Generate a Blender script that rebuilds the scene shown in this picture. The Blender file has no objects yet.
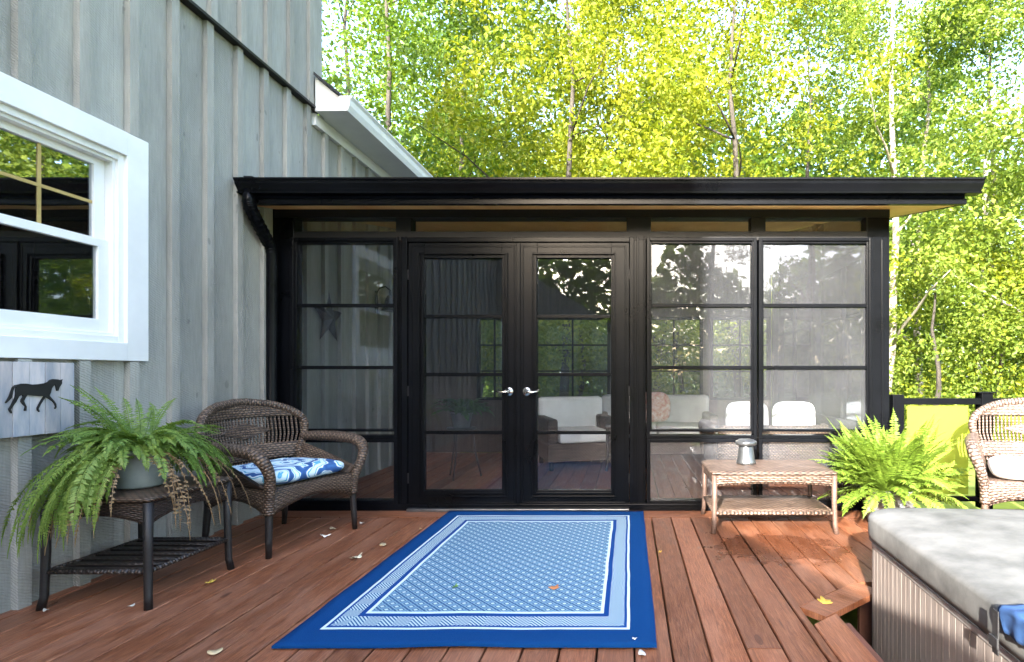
import bpy, bmesh, math, random
from mathutils import Vector, Matrix, Quaternion, geometry, noise
R = math.radians
sc = bpy.context.scene
COL = sc.collection

# ------------------------------------------------------------------ measured frame of the place (metres)
F, H, VX, VY = 550.0, 1.08, 629.0, 374.0        # focal length in px, eye height, principal point
YF = F * H / 136.0                              # front plane of the sunroom
def gy(py): return F * H / (py - VY)            # depth of a point on the deck
def wx(px, Y): return (px - VX) * Y / F
def wz(py, Y): return H - (py - VY) * Y / F
def fx(px): return wx(px, YF)
def fz(py): return wz(py, YF)
WALL = -2.83                                    # face of the house boards
def wally(px, X=WALL): return X * F / (px - VX)

# ------------------------------------------------------------------ node helpers
class NT:
    def __init__(s, name):
        s.m = bpy.data.materials.new(name); s.m.use_nodes = True
        s.t = s.m.node_tree; s.t.nodes.clear()
        s.out = s.t.nodes.new('ShaderNodeOutputMaterial')
    def n(s, typ, **kw):
        o = s.t.nodes.new('ShaderNode' + typ)
        for k, v in kw.items(): setattr(o, k, v)
        return o
    def set(s, sock, v):
        if isinstance(v, bpy.types.NodeSocket): s.t.links.new(v, sock)
        elif v is not None:
            if isinstance(v, (tuple, list)) and len(v) == 3 and sock.type == 'RGBA': v = (*v, 1)
            sock.default_value = v
    def math(s, op, a, b=None, c=None, clamp=False):
        o = s.n('Math', operation=op, use_clamp=clamp)
        for i, v in enumerate((a, b, c)):
            if v is not None: s.set(o.inputs[i], v)
        return o.outputs[0]
    def mix(s, f, a, b, mode='MIX'):
        o = s.n('Mix', data_type='RGBA', blend_type=mode)
        s.set(o.inputs[0], f); s.set(o.inputs[6], a); s.set(o.inputs[7], b)
        return o.outputs[2]
    def coord(s, kind='Object', scale=(1, 1, 1), rot=(0, 0, 0)):
        tc = s.n('TexCoord'); mp = s.n('Mapping')
        s.t.links.new(tc.outputs[kind], mp.inputs[0])
        mp.inputs['Scale'].default_value = scale; mp.inputs['Rotation'].default_value = rot
        return mp.outputs[0]
    def noise(s, vec, scale=5, detail=4, rough=.55, dist=0):
        o = s.n('TexNoise'); s.set(o.inputs['Vector'], vec)
        o.inputs['Scale'].default_value = scale; o.inputs['Detail'].default_value = detail
        o.inputs['Roughness'].default_value = rough; o.inputs['Distortion'].default_value = dist
        return o.outputs[0]
    def ramp(s, f, stops):
        o = s.n('ValToRGB'); s.set(o.inputs[0], f)
        cr = o.color_ramp
        while len(cr.elements) < len(stops): cr.elements.new(.5)
        for e, (p, c) in zip(cr.elements, stops):
            e.position = p; e.color = (*c, 1)
        return o.outputs[0]
    def bump(s, h, strength=.3, dist=.01):
        o = s.n('Bump'); s.set(o.inputs['Height'], h)
        o.inputs['Strength'].default_value = strength; o.inputs['Distance'].default_value = dist
        return o.outputs[0]
    def island(s): return s.n('NewGeometry').outputs['Random Per Island']
    def principled(s, col, rough=.5, metal=0, normal=None, spec=None, coat=0):
        p = s.n('BsdfPrincipled')
        s.set(p.inputs['Base Color'], col); s.set(p.inputs['Roughness'], rough)
        p.inputs['Metallic'].default_value = metal
        if spec is not None: p.inputs['Specular IOR Level'].default_value = spec
        if coat: p.inputs['Coat Weight'].default_value = coat
        if normal is not None: s.t.links.new(normal, p.inputs['Normal'])
        s.t.links.new(p.outputs[0], s.out.inputs[0])
        return p

def pmat(name, c1, c2, scale=8, stretch=(1, 1, 1), rough=.5, bump=0., bdist=.004, metal=0, rand=0., detail=5, spec=None, coat=0, rough2=None):
    t = NT(name); v = t.coord('Object', stretch)
    f = t.noise(v, scale, detail, .6)
    col = t.ramp(f, [(.3, c1), (.7, c2)])
    if rand:
        k = t.math('MULTIPLY_ADD', t.island(), 2 * rand, 1 - rand)
        cc = t.n('CombineColor'); [t.set(cc.inputs[i], k) for i in range(3)]
        col = t.mix(1., col, cc.outputs[0], 'MULTIPLY')
    r = rough if rough2 is None else t.math('MULTIPLY_ADD', f, rough2 - rough, rough)
    nrm = t.bump(t.noise(v, scale * 3, 4), bump, bdist) if bump else None
    t.principled(col, r, metal, nrm, spec, coat)
    return t.m

def siding_mat(name, c1, c2, c3):
    t = NT(name); v = t.coord('Object')
    big = t.noise(t.coord('Object', (1, 1.6, .5)), 1.6, 5, .6)
    grain = t.noise(t.coord('Object', (14, 14, 1.2)), 7, 6, .65)
    col = t.ramp(big, [(.3, c1), (.52, c2), (.75, c3)])
    g = t.ramp(grain, [(.3, (.88, .88, .88)), (.65, (1.05, 1.05, 1.05))])
    col = t.mix(1, col, g, 'MULTIPLY')
    k = t.math('MULTIPLY_ADD', t.island(), .22, .89)
    cc = t.n('CombineColor'); [t.set(cc.inputs[i], k) for i in range(3)]
    col = t.mix(1, col, cc.outputs[0], 'MULTIPLY')
    # knots and nail stains
    kn = t.noise(t.coord('Object', (1, 1, .5)), 19, 2, .4)
    kd = t.math('GREATER_THAN', kn, .735)
    col = t.mix(t.math('MULTIPLY', kd, .35), col, (.09, .09, .085))
    w = t.n('TexWave', wave_type='BANDS', bands_direction='DIAGONAL')
    t.set(w.inputs['Vector'], t.coord('Object', (1, .55, 1.3)))
    w.inputs['Scale'].default_value = 34; w.inputs['Distortion'].default_value = 5; w.inputs['Detail'].default_value = 3
    h = t.math('ADD', t.math('MULTIPLY', w.outputs[1], .5), t.math('MULTIPLY', t.noise(v, 70, 5, .7), 1.1))
    t.principled(col, .75, 0, t.bump(h, .7, .006), .25)
    return t.m

def deck_mat(name):
    t = NT(name); uv = t.coord('UV')
    rnd = t.island()
    off = t.n('CombineXYZ'); t.set(off.inputs[0], t.math('MULTIPLY', rnd, 37.)); t.set(off.inputs[1], t.math('MULTIPLY', rnd, 91.))
    add = t.n('VectorMath', operation='ADD'); t.set(add.inputs[0], uv); t.set(add.inputs[1], off.outputs[0])
    def mp(sx, sy):
        m = t.n('Mapping'); t.t.links.new(add.outputs[0], m.inputs[0]); m.inputs['Scale'].default_value = (sx, sy, 1); return m.outputs[0]
    grain = t.noise(mp(26, 1.5), 4.5, 7, .7, 1.2)
    fine = t.noise(mp(120, 4), 4, 4, .7)
    blot = t.noise(mp(5, 1.3), 1.5, 6, .62)
    col = t.ramp(grain, [(.28, (.040, .012, .006)), (.5, (.185, .062, .027)), (.74, (.37, .165, .082))])
    worn = t.ramp(blot, [(.42, (0, 0, 0)), (.75, (1, 1, 1))])
    col = t.mix(t.math('MULTIPLY', worn, .6), col, (.34, .175, .11))
    col = t.mix(.5, col, t.ramp(fine, [(.3, (.6, .6, .6)), (.7, (1.15, 1.1, 1.1))]), 'MULTIPLY')
    k = t.math('MULTIPLY_ADD', rnd, .5, .78)
    cc = t.n('CombineColor'); [t.set(cc.inputs[i], k) for i in range(3)]
    col = t.mix(1, col, cc.outputs[0], 'MULTIPLY')
    # knots
    vor = t.n('TexVoronoi'); t.set(vor.inputs['Vector'], mp(5, 1.6)); vor.inputs['Scale'].default_value = 1.0
    kd = t.math('LESS_THAN', vor.outputs['Distance'], .075)
    col = t.mix(t.math('MULTIPLY', kd, .65), col, (.06, .022, .015))
    ob = t.coord('Object'); s3 = t.n('SeparateXYZ'); t.set(s3.inputs[0], ob)
    ex = t.math('DIVIDE', t.math('SUBTRACT', s3.outputs[0], .93), .50); ey = t.math('DIVIDE', t.math('SUBTRACT', s3.outputs[1], 3.42), .34)
    rad = t.math('SQRT', t.math('ADD', t.math('MULTIPLY', ex, ex), t.math('MULTIPLY', ey, ey)))
    dn = t.noise(ob, 6.5, 4, .6)
    dark_patch = t.ramp(t.math('SUBTRACT', t.math('ADD', dn, .42), t.math('MULTIPLY', rad, .45)), [(.50, (0, 0, 0)), (.60, (1, 1, 1))])  # darker, smoother patch on the boards before the low table
    col = t.mix(t.math('MULTIPLY', dark_patch, .62), col, (.070, .022, .010))
    h = t.math('ADD', t.math('MULTIPLY', grain, .6), t.math('MULTIPLY', fine, .7))
    rg = t.math('SUBTRACT', t.math('MULTIPLY_ADD', blot, .75, .08), t.math('MULTIPLY', dark_patch, .2), clamp=True)
    t.principled(col, rg, 0, t.bump(h, .6, .003), .35)
    return t.m

def wicker_mat(name, dark, mid, light, p=.034, q=.016):
    t = NT(name); uv = t.coord('UV')
    sp = t.n('SeparateXYZ'); t.set(sp.inputs[0], uv); u, v = sp.outputs[0], sp.outputs[1]
    row = t.math('DIVIDE', v, q)
    fl = t.math('FLOOR', row)
    hrow = t.math('ABSOLUTE', t.math('SINE', t.math('MULTIPLY', row, math.pi)))
    ph = t.math('ADD', t.math('MULTIPLY', u, 2 * math.pi / p), t.math('MULTIPLY', fl, math.pi))
    over = t.math('MULTIPLY_ADD', t.math('SINE', ph), .5, .5)
    h = t.math('MULTIPLY', hrow, t.math('MULTIPLY_ADD', over, .75, .25))
    cv = t.n('CombineXYZ'); t.set(cv.inputs[0], t.math('MULTIPLY', u, 9.)); t.set(cv.inputs[1], t.math('MULTIPLY', fl, 3.7))
    strand = t.noise(cv.outputs[0], 1.0, 2, .5)
    base = t.ramp(strand, [(.32, mid), (.68, light)])
    col = t.mix(t.math('SMOOTH_MIN', h, 1., .1), dark, base)
    col = t.mix(t.ramp(h, [(.08, (0, 0, 0)), (.6, (1, 1, 1))]), dark, base)
    t.principled(col, .42, 0, t.bump(h, .9, .006), .5)
    return t.m

def leaf_mat(name, stops, transl=.45, rough=.45):
    t = NT(name); i = t.island()
    v = t.coord('Object'); big = t.noise(v, .9, 3, .6)
    f = t.math('ADD', t.math('MULTIPLY', i, .32), t.math('MULTIPLY', t.math('SUBTRACT', big, .22), 1.0), clamp=True)
    col = t.ramp(f, stops)
    d = t.n('BsdfPrincipled'); t.set(d.inputs['Base Color'], col); d.inputs['Roughness'].default_value = rough
    d.inputs['Specular IOR Level'].default_value = .35
    tr = t.n('BsdfTranslucent'); t.set(tr.inputs[0], t.mix(1, col, (1.25, 1.2, .55), 'MULTIPLY'))
    mx = t.n('MixShader'); mx.inputs[0].default_value = transl
    t.t.links.new(d.outputs[0], mx.inputs[1]); t.t.links.new(tr.outputs[0], mx.inputs[2])
    t.t.links.new(mx.outputs[0], t.out.inputs[0])
    return t.m

def glass_mat(name, tint, base_refl, fres, dust, dustcol=(.6, .62, .64), wob=.02, grain=True):
    t = NT(name)
    tr = t.n('BsdfTransparent'); t.set(tr.inputs[0], tint)
    df = t.n('BsdfDiffuse'); t.set(df.inputs[0], dustcol)
    tl = t.n('BsdfTranslucent'); t.set(tl.inputs[0], dustcol)
    dd = t.n('MixShader'); dd.inputs[0].default_value = .15
    t.t.links.new(df.outputs[0], dd.inputs[1]); t.t.links.new(tl.outputs[0], dd.inputs[2])
    v = t.coord('Object')
    m1 = t.n('MixShader')
    if grain:
        g = t.noise(v, 150, 3, .8); b = t.noise(v, 2.5, 4, .6)
        fac = t.math('MULTIPLY', t.math('MULTIPLY_ADD', g, 1.6, .2), t.math('MULTIPLY_ADD', b, dust * 1.2, dust * .4))
        t.set(m1.inputs[0], fac)
    else: m1.inputs[0].default_value = dust
    t.t.links.new(tr.outputs[0], m1.inputs[1]); t.t.links.new(dd.outputs[0], m1.inputs[2])
    gl = t.n('BsdfGlossy'); gl.inputs['Roughness'].default_value = .015
    t.set(gl.inputs[0], (.92, .95, 1.))
    if wob: t.t.links.new(t.bump(t.noise(v, 2.2, 2, .5), wob, .1), gl.inputs['Normal'])
    fr = t.n('Fresnel'); fr.inputs[0].default_value = 1.5
    m2 = t.n('MixShader'); t.set(m2.inputs[0], t.math('MULTIPLY_ADD', fr.outputs[0], fres, base_refl, clamp=True))
    t.t.links.new(m1.outputs[0], m2.inputs[1]); t.t.links.new(gl.outputs[0], m2.inputs[2])
    t.t.links.new(m2.outputs[0], t.out.inputs[0])
    return t.m

def rug_mat(W, L):
    t = NT('woven_rug'); uv = t.coord('UV')
    sp = t.n('SeparateXYZ'); t.set(sp.inputs[0], uv); u, v = sp.outputs[0], sp.outputs[1]
    wob = t.math('MULTIPLY', t.math('SUBTRACT', t.noise(uv, 7, 2), .5), .008)
    du = t.math('MULTIPLY', t.math('MINIMUM', u, t.math('SUBTRACT', W, u)), 1.3)
    dv = t.math('MINIMUM', v, t.math('SUBTRACT', L, v))
    d = t.math('ADD', t.math('MINIMUM', du, dv), wob)
    blue = t.mix(t.noise(uv, 160, 3, .8), (.001, .028, .115), (.005, .065, .23))
    blue = t.mix(t.math('MULTIPLY', t.noise(uv, 5, 4), .55), blue, (.002, .04, .15))
    white = (.55, .69, .71); lblue = (.20, .40, .62); navy = (.008, .045, .16)
    # field: diagonal lattice of small diamonds
    P = .047
    a = t.math('DIVIDE', t.math('ADD', u, v), P * 1.4142); b = t.math('DIVIDE', t.math('SUBTRACT', u, v), P * 1.4142)
    fa = t.math('ABSOLUTE', t.math('SUBTRACT', t.math('FRACT', a), .5)); fb = t.math('ABSOLUTE', t.math('SUBTRACT', t.math('FRACT', b), .5))
    mx = t.math('MAXIMUM', fa, fb)
    rr = t.math('SQRT', t.math('ADD', t.math('MULTIPLY', fa, fa), t.math('MULTIPLY', fb, fb)))
    field = t.mix(t.math('LESS_THAN', rr, .17), (.20, .34, .42), white)
    ring = t.math('MULTIPLY', t.math('GREATER_THAN', mx, .18), t.math('LESS_THAN', mx, .27))
    field = t.mix(ring, field, navy)
    field = t.mix(t.math('GREATER_THAN', fa, .41), field, (.008, .05, .17))
    field = t.mix(t.math('GREATER_THAN', fb, .44), field, (.03, .12, .30))
    field = t.mix(t.math('MULTIPLY', t.noise(uv, 14, 4, .7), .35), field, (.16, .28, .40))
    # chevron band
    par = t.math('LESS_THAN', du, dv)
    mixp = t.math('ADD', t.math('MULTIPLY', par, v), t.math('MULTIPLY', t.math('SUBTRACT', 1., par), u))
    tri = t.math('ABSOLUTE', t.math('SUBTRACT', t.math('FRACT', t.math('DIVIDE', mixp, .13)), .5))
    ch = t.math('FRACT', t.math('DIVIDE', t.math('ADD', d, t.math('MULTIPLY', tri, .15)), .0195))
    chev = t.mix(t.math('GREATER_THAN', ch, .5), (.03, .11, .24), (.46, .58, .61))
    col = blue
    for thr, c in ((.140, white), (.157, (.006, .055, .24)), (.172, chev), (.262, (.006, .05, .22)), (.292, white), (.312, field)):
        col = t.mix(t.math('GREATER_THAN', d, thr), col, c)
    h = t.noise(uv, 300, 3, .8)
    t.principled(col, .95, 0, t.bump(h, .8, .004), .1)
    return t.m

def cushion_mat():
    t = NT('patterned_blue_fabric'); v = t.coord('Object')
    w = t.n('TexWave', wave_type='RINGS', rings_direction='SPHERICAL'); t.set(w.inputs['Vector'], v)
    w.inputs['Scale'].default_value = 4.; w.inputs['Distortion'].default_value = 9.; w.inputs['Detail'].default_value = 1.5; w.inputs['Detail Scale'].default_value = 1.8
    col = t.ramp(w.outputs[1], [(.0, (.03, .09, .26)), (.26, (.05, .16, .38)), (.32, (.70, .78, .80)), (.50, (.72, .8, .82)), (.56, (.10, .38, .55)), (.72, (.10, .36, .55)), (.78, (.55, .7, .76)), (1., (.6, .72, .78))])
    t.principled(col, .9, 0, t.bump(t.noise(v, 200, 3), .2, .003), .2)
    return t.m

# ------------------------------------------------------------------ mesh builder
class MB:
    def __init__(s): s.v, s.f, s.uv, s.sm = [], [], [], []
    def face(s, idx, uv=None, smooth=False):
        s.f.append(tuple(idx)); s.uv.append(uv or [(0, 0)] * len(idx)); s.sm.append(smooth)
    def box(s, x0, x1, y0, y1, z0, z1, M=None, taper=None):
        if x0 > x1: x0, x1 = x1, x0
        if y0 > y1: y0, y1 = y1, y0
        if z0 > z1: z0, z1 = z1, z0
        b = len(s.v)
        c = [(x0, y0, z0), (x1, y0, z0), (x1, y1, z0), (x0, y1, z0), (x0, y0, z1), (x1, y0, z1), (x1, y1, z1), (x0, y1, z1)]
        s.v += [tuple(M @ Vector(p)) if M else p for p in c]
        for idx, ax in (((0, 3, 2, 1), (0, 1)), ((4, 5, 6, 7), (0, 1)), ((0, 1, 5, 4), (0, 2)), ((2, 3, 7, 6), (0, 2)), ((1, 2, 6, 5), (1, 2)), ((3, 0, 4, 7), (1, 2))):
            s.face([b + i for i in idx], [(c[i][ax[0]], c[i][ax[1]]) for i in idx])
        return s
    def tube(s, pts, r, n=8, caps=True, closed=False, flat=1., ref=None):
        pts = [Vector(p) for p in pts]; m = len(pts)
        rs = r if isinstance(r, (list, tuple)) else [r] * m
        base = len(s.v); L = 0; up = None; us = []
        for i, p in enumerate(pts):
            if closed: t = pts[(i + 1) % m] - pts[i - 1]
            else: t = pts[min(i + 1, m - 1)] - pts[max(i - 1, 0)]
            t.normalize()
            if up is None:
                up = Vector(ref) if ref else (Vector((0, 0, 1)) if abs(t.z) < .9 else Vector((1, 0, 0)))
            a = up - t * up.dot(t)
            if a.length < 1e-4: a = t.orthogonal()
            a.normalize(); up = a; c = t.cross(a)
            if i: L += (pts[i] - pts[i - 1]).length
            us.append(L)
            for k in range(n):
                an = 2 * math.pi * k / n
                s.v.append(tuple(p + a * (math.cos(an) * rs[i] * flat) + c * (math.sin(an) * rs[i])))
        per = 2 * math.pi * max(rs)
        for i in range(m if closed else m - 1):
            j = (i + 1) % m; u0 = us[i]; u1 = us[j] if j > i else us[i] + (pts[j] - pts[i]).length
            for k in range(n):
                l = (k + 1) % n
                s.face((base + i * n + k, base + i * n + l, base + j * n + l, base + j * n + k),
                       [(k / n * per, u0), ((k + 1) / n * per, u0), ((k + 1) / n * per, u1), (k / n * per, u1)], True)
        if caps and not closed:
            s.face([base + k for k in range(n)][::-1]); s.face([base + (m - 1) * n + k for k in range(n)])
        return s
    def grid(s, fn, nu, nv, su=1., sv=1., smooth=True, closed_u=False):
        base = len(s.v)
        for j in range(nv + 1):
            for i in range(nu + (0 if closed_u else 1)):
                s.v.append(tuple(fn(i / nu, j / nv)))
        w = nu if closed_u else nu + 1
        for j in range(nv):
            for i in range(nu):
                i2 = (i + 1) % w
                s.face((base + j * w + i, base + j * w + i2, base + (j + 1) * w + i2, base + (j + 1) * w + i),
                       [(i / nu * su, j / nv * sv), ((i + 1) / nu * su, j / nv * sv), ((i + 1) / nu * su, (j + 1) / nv * sv), (i / nu * su, (j + 1) / nv * sv)], smooth)
        return s
    def slab(s, fn, nu, nv, th, su=1., sv=1.):
        """a sheet with thickness th along its normal"""
        e = 1e-3
        def nrm(u, v):
            a = Vector(fn(min(u + e, 1), v)) - Vector(fn(max(u - e, 0), v)); b = Vector(fn(u, min(v + e, 1))) - Vector(fn(u, max(v - e, 0)))
            n_ = a.cross(b); return n_.normalized() if n_.length > 0 else Vector((0, 0, 1))
        def around(t, v):        # closed loop front + back
            if t < .5: u = t * 2; sgn = 1
            else: u = 2 - t * 2; sgn = -1
            return Vector(fn(u, v)) + nrm(u, v) * th * .5 * sgn
        base = len(s.v); ring = 2 * (nu + 1)
        for j in range(nv + 1):
            v = j / nv
            for i in range(nu + 1): s.v.append(tuple(Vector(fn(i / nu, v)) + nrm(i / nu, v) * th / 2))
            for i in range(nu, -1, -1): s.v.append(tuple(Vector(fn(i / nu, v)) - nrm(i / nu, v) * th / 2))
        for j in range(nv):
            for i in range(ring):
                i2 = (i + 1) % ring
                ua = (i if i <= nu else ring - 1 - i) / nu * su; ub = (i2 if i2 <= nu else ring - 1 - i2) / nu * su
                s.face((base + j * ring + i, base + j * ring + i2, base + (j + 1) * ring + i2, base + (j + 1) * ring + i),
                       [(ua, j / nv * sv), (ub, j / nv * sv), (ub, (j + 1) / nv * sv), (ua, (j + 1) / nv * sv)], True)
        for j in (0, nv):
            for i in range(nu):
                q = (base + j * ring + i, base + j * ring + i + 1, base + j * ring + ring - 2 - i, base + j * ring + ring - 1 - i)
                s.face(q if j else q[::-1])
        return s
    def lathe(s, prof, n=24, c=(0, 0, 0), cap_bottom=True, cap_top=False):
        base = len(s.v)
        for r, z in prof:
            for k in range(n):
                a = 2 * math.pi * k / n; s.v.append((c[0] + r * math.cos(a), c[1] + r * math.sin(a), c[2] + z))
        for i in range(len(prof) - 1):
            for k in range(n):
                l = (k + 1) % n
                s.face((base + i * n + k, base + i * n + l, base + (i + 1) * n + l, base + (i + 1) * n + k), None, True)
        if cap_bottom: s.face([base + k for k in range(n)][::-1])
        if cap_top: s.face([base + (len(prof) - 1) * n + k for k in range(n)])
        return s
    def prism(s, poly, mp):
        """poly 2-D points; mp(x, y, side) -> 3-D, side 0 back / 1 front"""
        base = len(s.v); n = len(poly)
        for side in (0, 1):
            for p in poly: s.v.append(tuple(mp(p[0], p[1], side)))
        tris = geometry.tessellate_polygon([[Vector((p[0], p[1], 0)) for p in poly]])
        for t in tris:
            s.face([base + n + i for i in t], [tuple(poly[i]) for i in t]); s.face([base + i for i in t][::-1], [tuple(poly[i]) for i in t][::-1])
        for i in range(n):
            j = (i + 1) % n; s.face((base + i, base + j, base + n + j, base + n + i))
        return s
    def build(s, name, mat, parent=None, loc=None, rot=None, bevel=0, fix=True):
        me = bpy.data.meshes.new(name)
        me.from_pydata(s.v, [], s.f)
        ul = me.uv_layers.new(name='UVMap')
        flat = [c for f in s.uv for p in f for c in p]
        ul.data.foreach_set('uv', flat)
        me.polygons.foreach_set('use_smooth', s.sm)
        if fix:
            bm = bmesh.new(); bm.from_mesh(me); bmesh.ops.recalc_face_normals(bm, faces=bm.faces); bm.to_mesh(me); bm.free()
        me.materials.append(mat); me.update()
        o = bpy.data.objects.new(name, me); COL.objects.link(o)
        if parent: o.parent = parent
        if loc: o.location = loc
        if rot is not None: o.rotation_euler = (0, 0, rot)
        if bevel:
            b = o.modifiers.new('bevel', 'BEVEL'); b.width = bevel; b.segments = 2; b.limit_method = 'ANGLE'; b.angle_limit = R(40)
        return o

def tag(o, label=None, cat=None, group=None, kind=None):
    if label: o['label'] = label
    if cat: o['category'] = cat
    if group: o['group'] = group
    if kind: o['kind'] = kind
    return o
def thing(name, label, cat, loc=(0, 0, 0), rot=0, group=None):
    o = bpy.data.objects.new(name, None); COL.objects.link(o); o.empty_display_size = .1
    o.location = loc; o.rotation_euler = (0, 0, rot)
    return tag(o, label, cat, group)
def sub(name, parent):
    o = bpy.data.objects.new(name, None); COL.objects.link(o); o.parent = parent; o.empty_display_size = .1; return o
def dup(root, loc, rot, label, scale=1., group=None, skip=()):
    r = root.copy(); COL.objects.link(r); r.location = loc; r.rotation_euler = (0, 0, rot); r.scale = (scale,) * 3
    r['label'] = label
    if group: r['group'] = group
    for ch in list(root.children):
        if ch.name.split('.')[0] in skip: continue
        c = ch.copy(); COL.objects.link(c); c.parent = r
        for g in list(ch.children):
            d = g.copy(); COL.objects.link(d); d.parent = c
    return r

# ------------------------------------------------------------------ materials
M_siding = siding_mat('grey_stained_boards', (.265, .26, .235), (.345, .338, .305), (.425, .412, .366))
M_white = pmat('white_trim_paint', (.68, .68, .67), (.81, .805, .79), 2.2, rough=.45, bump=.08)
M_black = pmat('black_painted_metal', (.0022, .0025, .0032), (.0042, .0048, .0066), 3, rough=.26, spec=.11)
M_blackdull = pmat('dull_black_metal', (.004, .004, .005), (.008, .008, .009), 6, rough=.5, spec=.3)
M_shingle = pmat('dark_roof_shingle', (.02, .02, .022), (.05, .05, .052), 30, rough=.9, bump=.6)
M_pine = pmat('pine_ceiling_boards', (.66, .34, .11), (.90, .56, .21), 4, (1, .12, 1), rough=.5, bump=.1)
M_brownwall = pmat('brown_wall_boards', (.035, .024, .018), (.075, .052, .038), 5, (6, 1, .4), rough=.6, bump=.2)
M_deck = deck_mat('red_stained_deck_boards')
M_fascia = pmat('deck_fascia', (.08, .035, .025), (.15, .06, .045), 6, rough=.7)
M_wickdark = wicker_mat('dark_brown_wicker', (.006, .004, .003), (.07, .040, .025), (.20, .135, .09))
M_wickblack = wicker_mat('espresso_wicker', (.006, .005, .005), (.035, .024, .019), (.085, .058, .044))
M_wicklight = wicker_mat('sunlit_wicker', (.022, .014, .011), (.125, .078, .06), (.27, .195, .16), .046, .021)  # lighter copy of the brown wicker, sunlight put into its tone
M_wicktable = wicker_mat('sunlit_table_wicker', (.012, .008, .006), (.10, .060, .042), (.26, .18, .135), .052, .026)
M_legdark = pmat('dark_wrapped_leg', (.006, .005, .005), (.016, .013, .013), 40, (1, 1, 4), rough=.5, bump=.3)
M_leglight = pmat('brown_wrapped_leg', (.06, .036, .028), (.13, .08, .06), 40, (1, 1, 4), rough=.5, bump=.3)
M_cushblue = cushion_mat()
M_cushwhite = pmat('white_cushion_fabric', (.68, .68, .66), (.8, .8, .78), 5, rough=.9, bump=.15)
M_greyfab = pmat('pale_grey_fabric', (.42, .43, .44), (.52, .53, .54), 5, rough=.9, bump=.15)
M_redpat = pmat('red_patterned_fabric', (.45, .12, .10), (.7, .6, .55), 18, rough=.9)
M_pot = pmat('teal_grey_glazed_pot', (.17, .21, .215), (.33, .37, .37), 7, rough=.35, bump=.1)
M_potgrey = pmat('grey_plastic_pot', (.12, .125, .13), (.2, .2, .21), 7, rough=.5)
M_soil = pmat('potting_soil', (.02, .014, .01), (.05, .035, .025), 30, rough=.95, bump=.6)
M_fern = leaf_mat('fern_green', [(0, (.045, .10, .018)), (.4, (.15, .25, .045)), (1, (.38, .45, .11))], .38)
M_fernlight = leaf_mat('fern_light_green', [(0, (.05, .10, .014)), (.45, (.16, .25, .03)), (1, (.36, .42, .09))], .35)
M_ferndry = leaf_mat('dry_fern', [(0, (.12, .07, .035)), (.5, (.25, .16, .08)), (1, (.42, .30, .17))], .3)
M_ferndark = leaf_mat('fern_dark_green', [(0, (.012, .04, .012)), (.5, (.03, .09, .02)), (1, (.08, .18, .04))], .3)
M_leafY = leaf_mat('maple_leaves_yellow_green', [(0, (.045, .080, .010)), (.33, (.145, .20, .014)), (.66, (.29, .305, .024)), (1, (.48, .38, .035))], .5)
M_leafG = leaf_mat('tree_leaves_green', [(0, (.028, .075, .014)), (.45, (.09, .16, .018)), (.8, (.20, .26, .025)), (1, (.40, .34, .04))], .5)
M_leafL = leaf_mat('tree_leaves_pale_green', [(0, (.06, .11, .02)), (.45, (.15, .215, .03)), (.8, (.29, .34, .05)), (1, (.48, .42, .09))], .5)
M_leafD = leaf_mat('evergreen_needles', [(0, (.010, .035, .012)), (.5, (.025, .07, .02)), (1, (.06, .13, .03))], .2)
M_bark = pmat('grey_bark', (.02, .017, .014), (.05, .043, .036), 9, (1, 1, .25), rough=.9, bump=.6, bdist=.02)
M_barkpale = pmat('pale_birch_bark', (.17, .155, .135), (.34, .31, .28), 5, (1, 1, 2.2), rough=.8, bump=.3)
M_glass = glass_mat('screened_vinyl_glazing', (.86, .88, .91), .012, .55, .036, (.55, .56, .60), .012)
M_doorglass = glass_mat('door_vinyl_glazing', (.86, .89, .93), .012, .6, .008, (.45, .5, .6), .012)
M_glassclear = glass_mat('clear_glazing', (.9, .93, .92), .03, 1., .012, grain=False, wob=0)
M_winglass = glass_mat('house_window_glass', (.35, .38, .38), .28, 1.3, .004, grain=False, wob=.006)
M_brass = pmat('brass_muntin', (.42, .30, .10), (.55, .40, .16), 6, rough=.4, metal=.3)
M_nickel = pmat('satin_nickel', (.55, .52, .46), (.66, .62, .56), 10, rough=.25, metal=1)
M_galv = pmat('galvanised_metal', (.13, .135, .14), (.24, .25, .26), 9, rough=.33, metal=.85)
M_tubpanel = pmat('weathered_tub_panel', (.17, .138, .122), (.30, .255, .232), 5, (8, 8, .5), rough=.6, bump=.15, rand=0)
M_tubrim = pmat('grey_tub_rim', (.36, .34, .33), (.48, .46, .45), 6, (4, 4, .6), rough=.5)
M_vinyl = pmat('weathered_grey_vinyl', (.045, .045, .043), (.185, .183, .176), 4.2, (1, 1, 1), rough=.62, bump=.35, bdist=.006, detail=8)
M_strap = pmat('black_strap_webbing', (.012, .012, .014), (.03, .03, .032), 60, rough=.6)
M_bluecloth = pmat('blue_cloth', (.010, .035, .11), (.022, .07, .19), 12, rough=.8, bump=.2)
M_plank = pmat('weathered_sign_planks', (.21, .25, .30), (.54, .48, .47), 5, (3, 3, .6), rough=.85, bump=.4, rand=.26)
M_horse = pmat('black_cut_metal', (.004, .004, .004), (.008, .008, .008), 10, rough=.6)
M_rust = pmat('dark_tin', (.03, .028, .03), (.07, .065, .065), 12, rough=.55, metal=.5)
M_lawn = pmat('mown_lawn', (.08, .13, .015), (.22, .26, .03), 1.4, rough=.95, bump=.8, bdist=.03, detail=10)
M_panel = None

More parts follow.
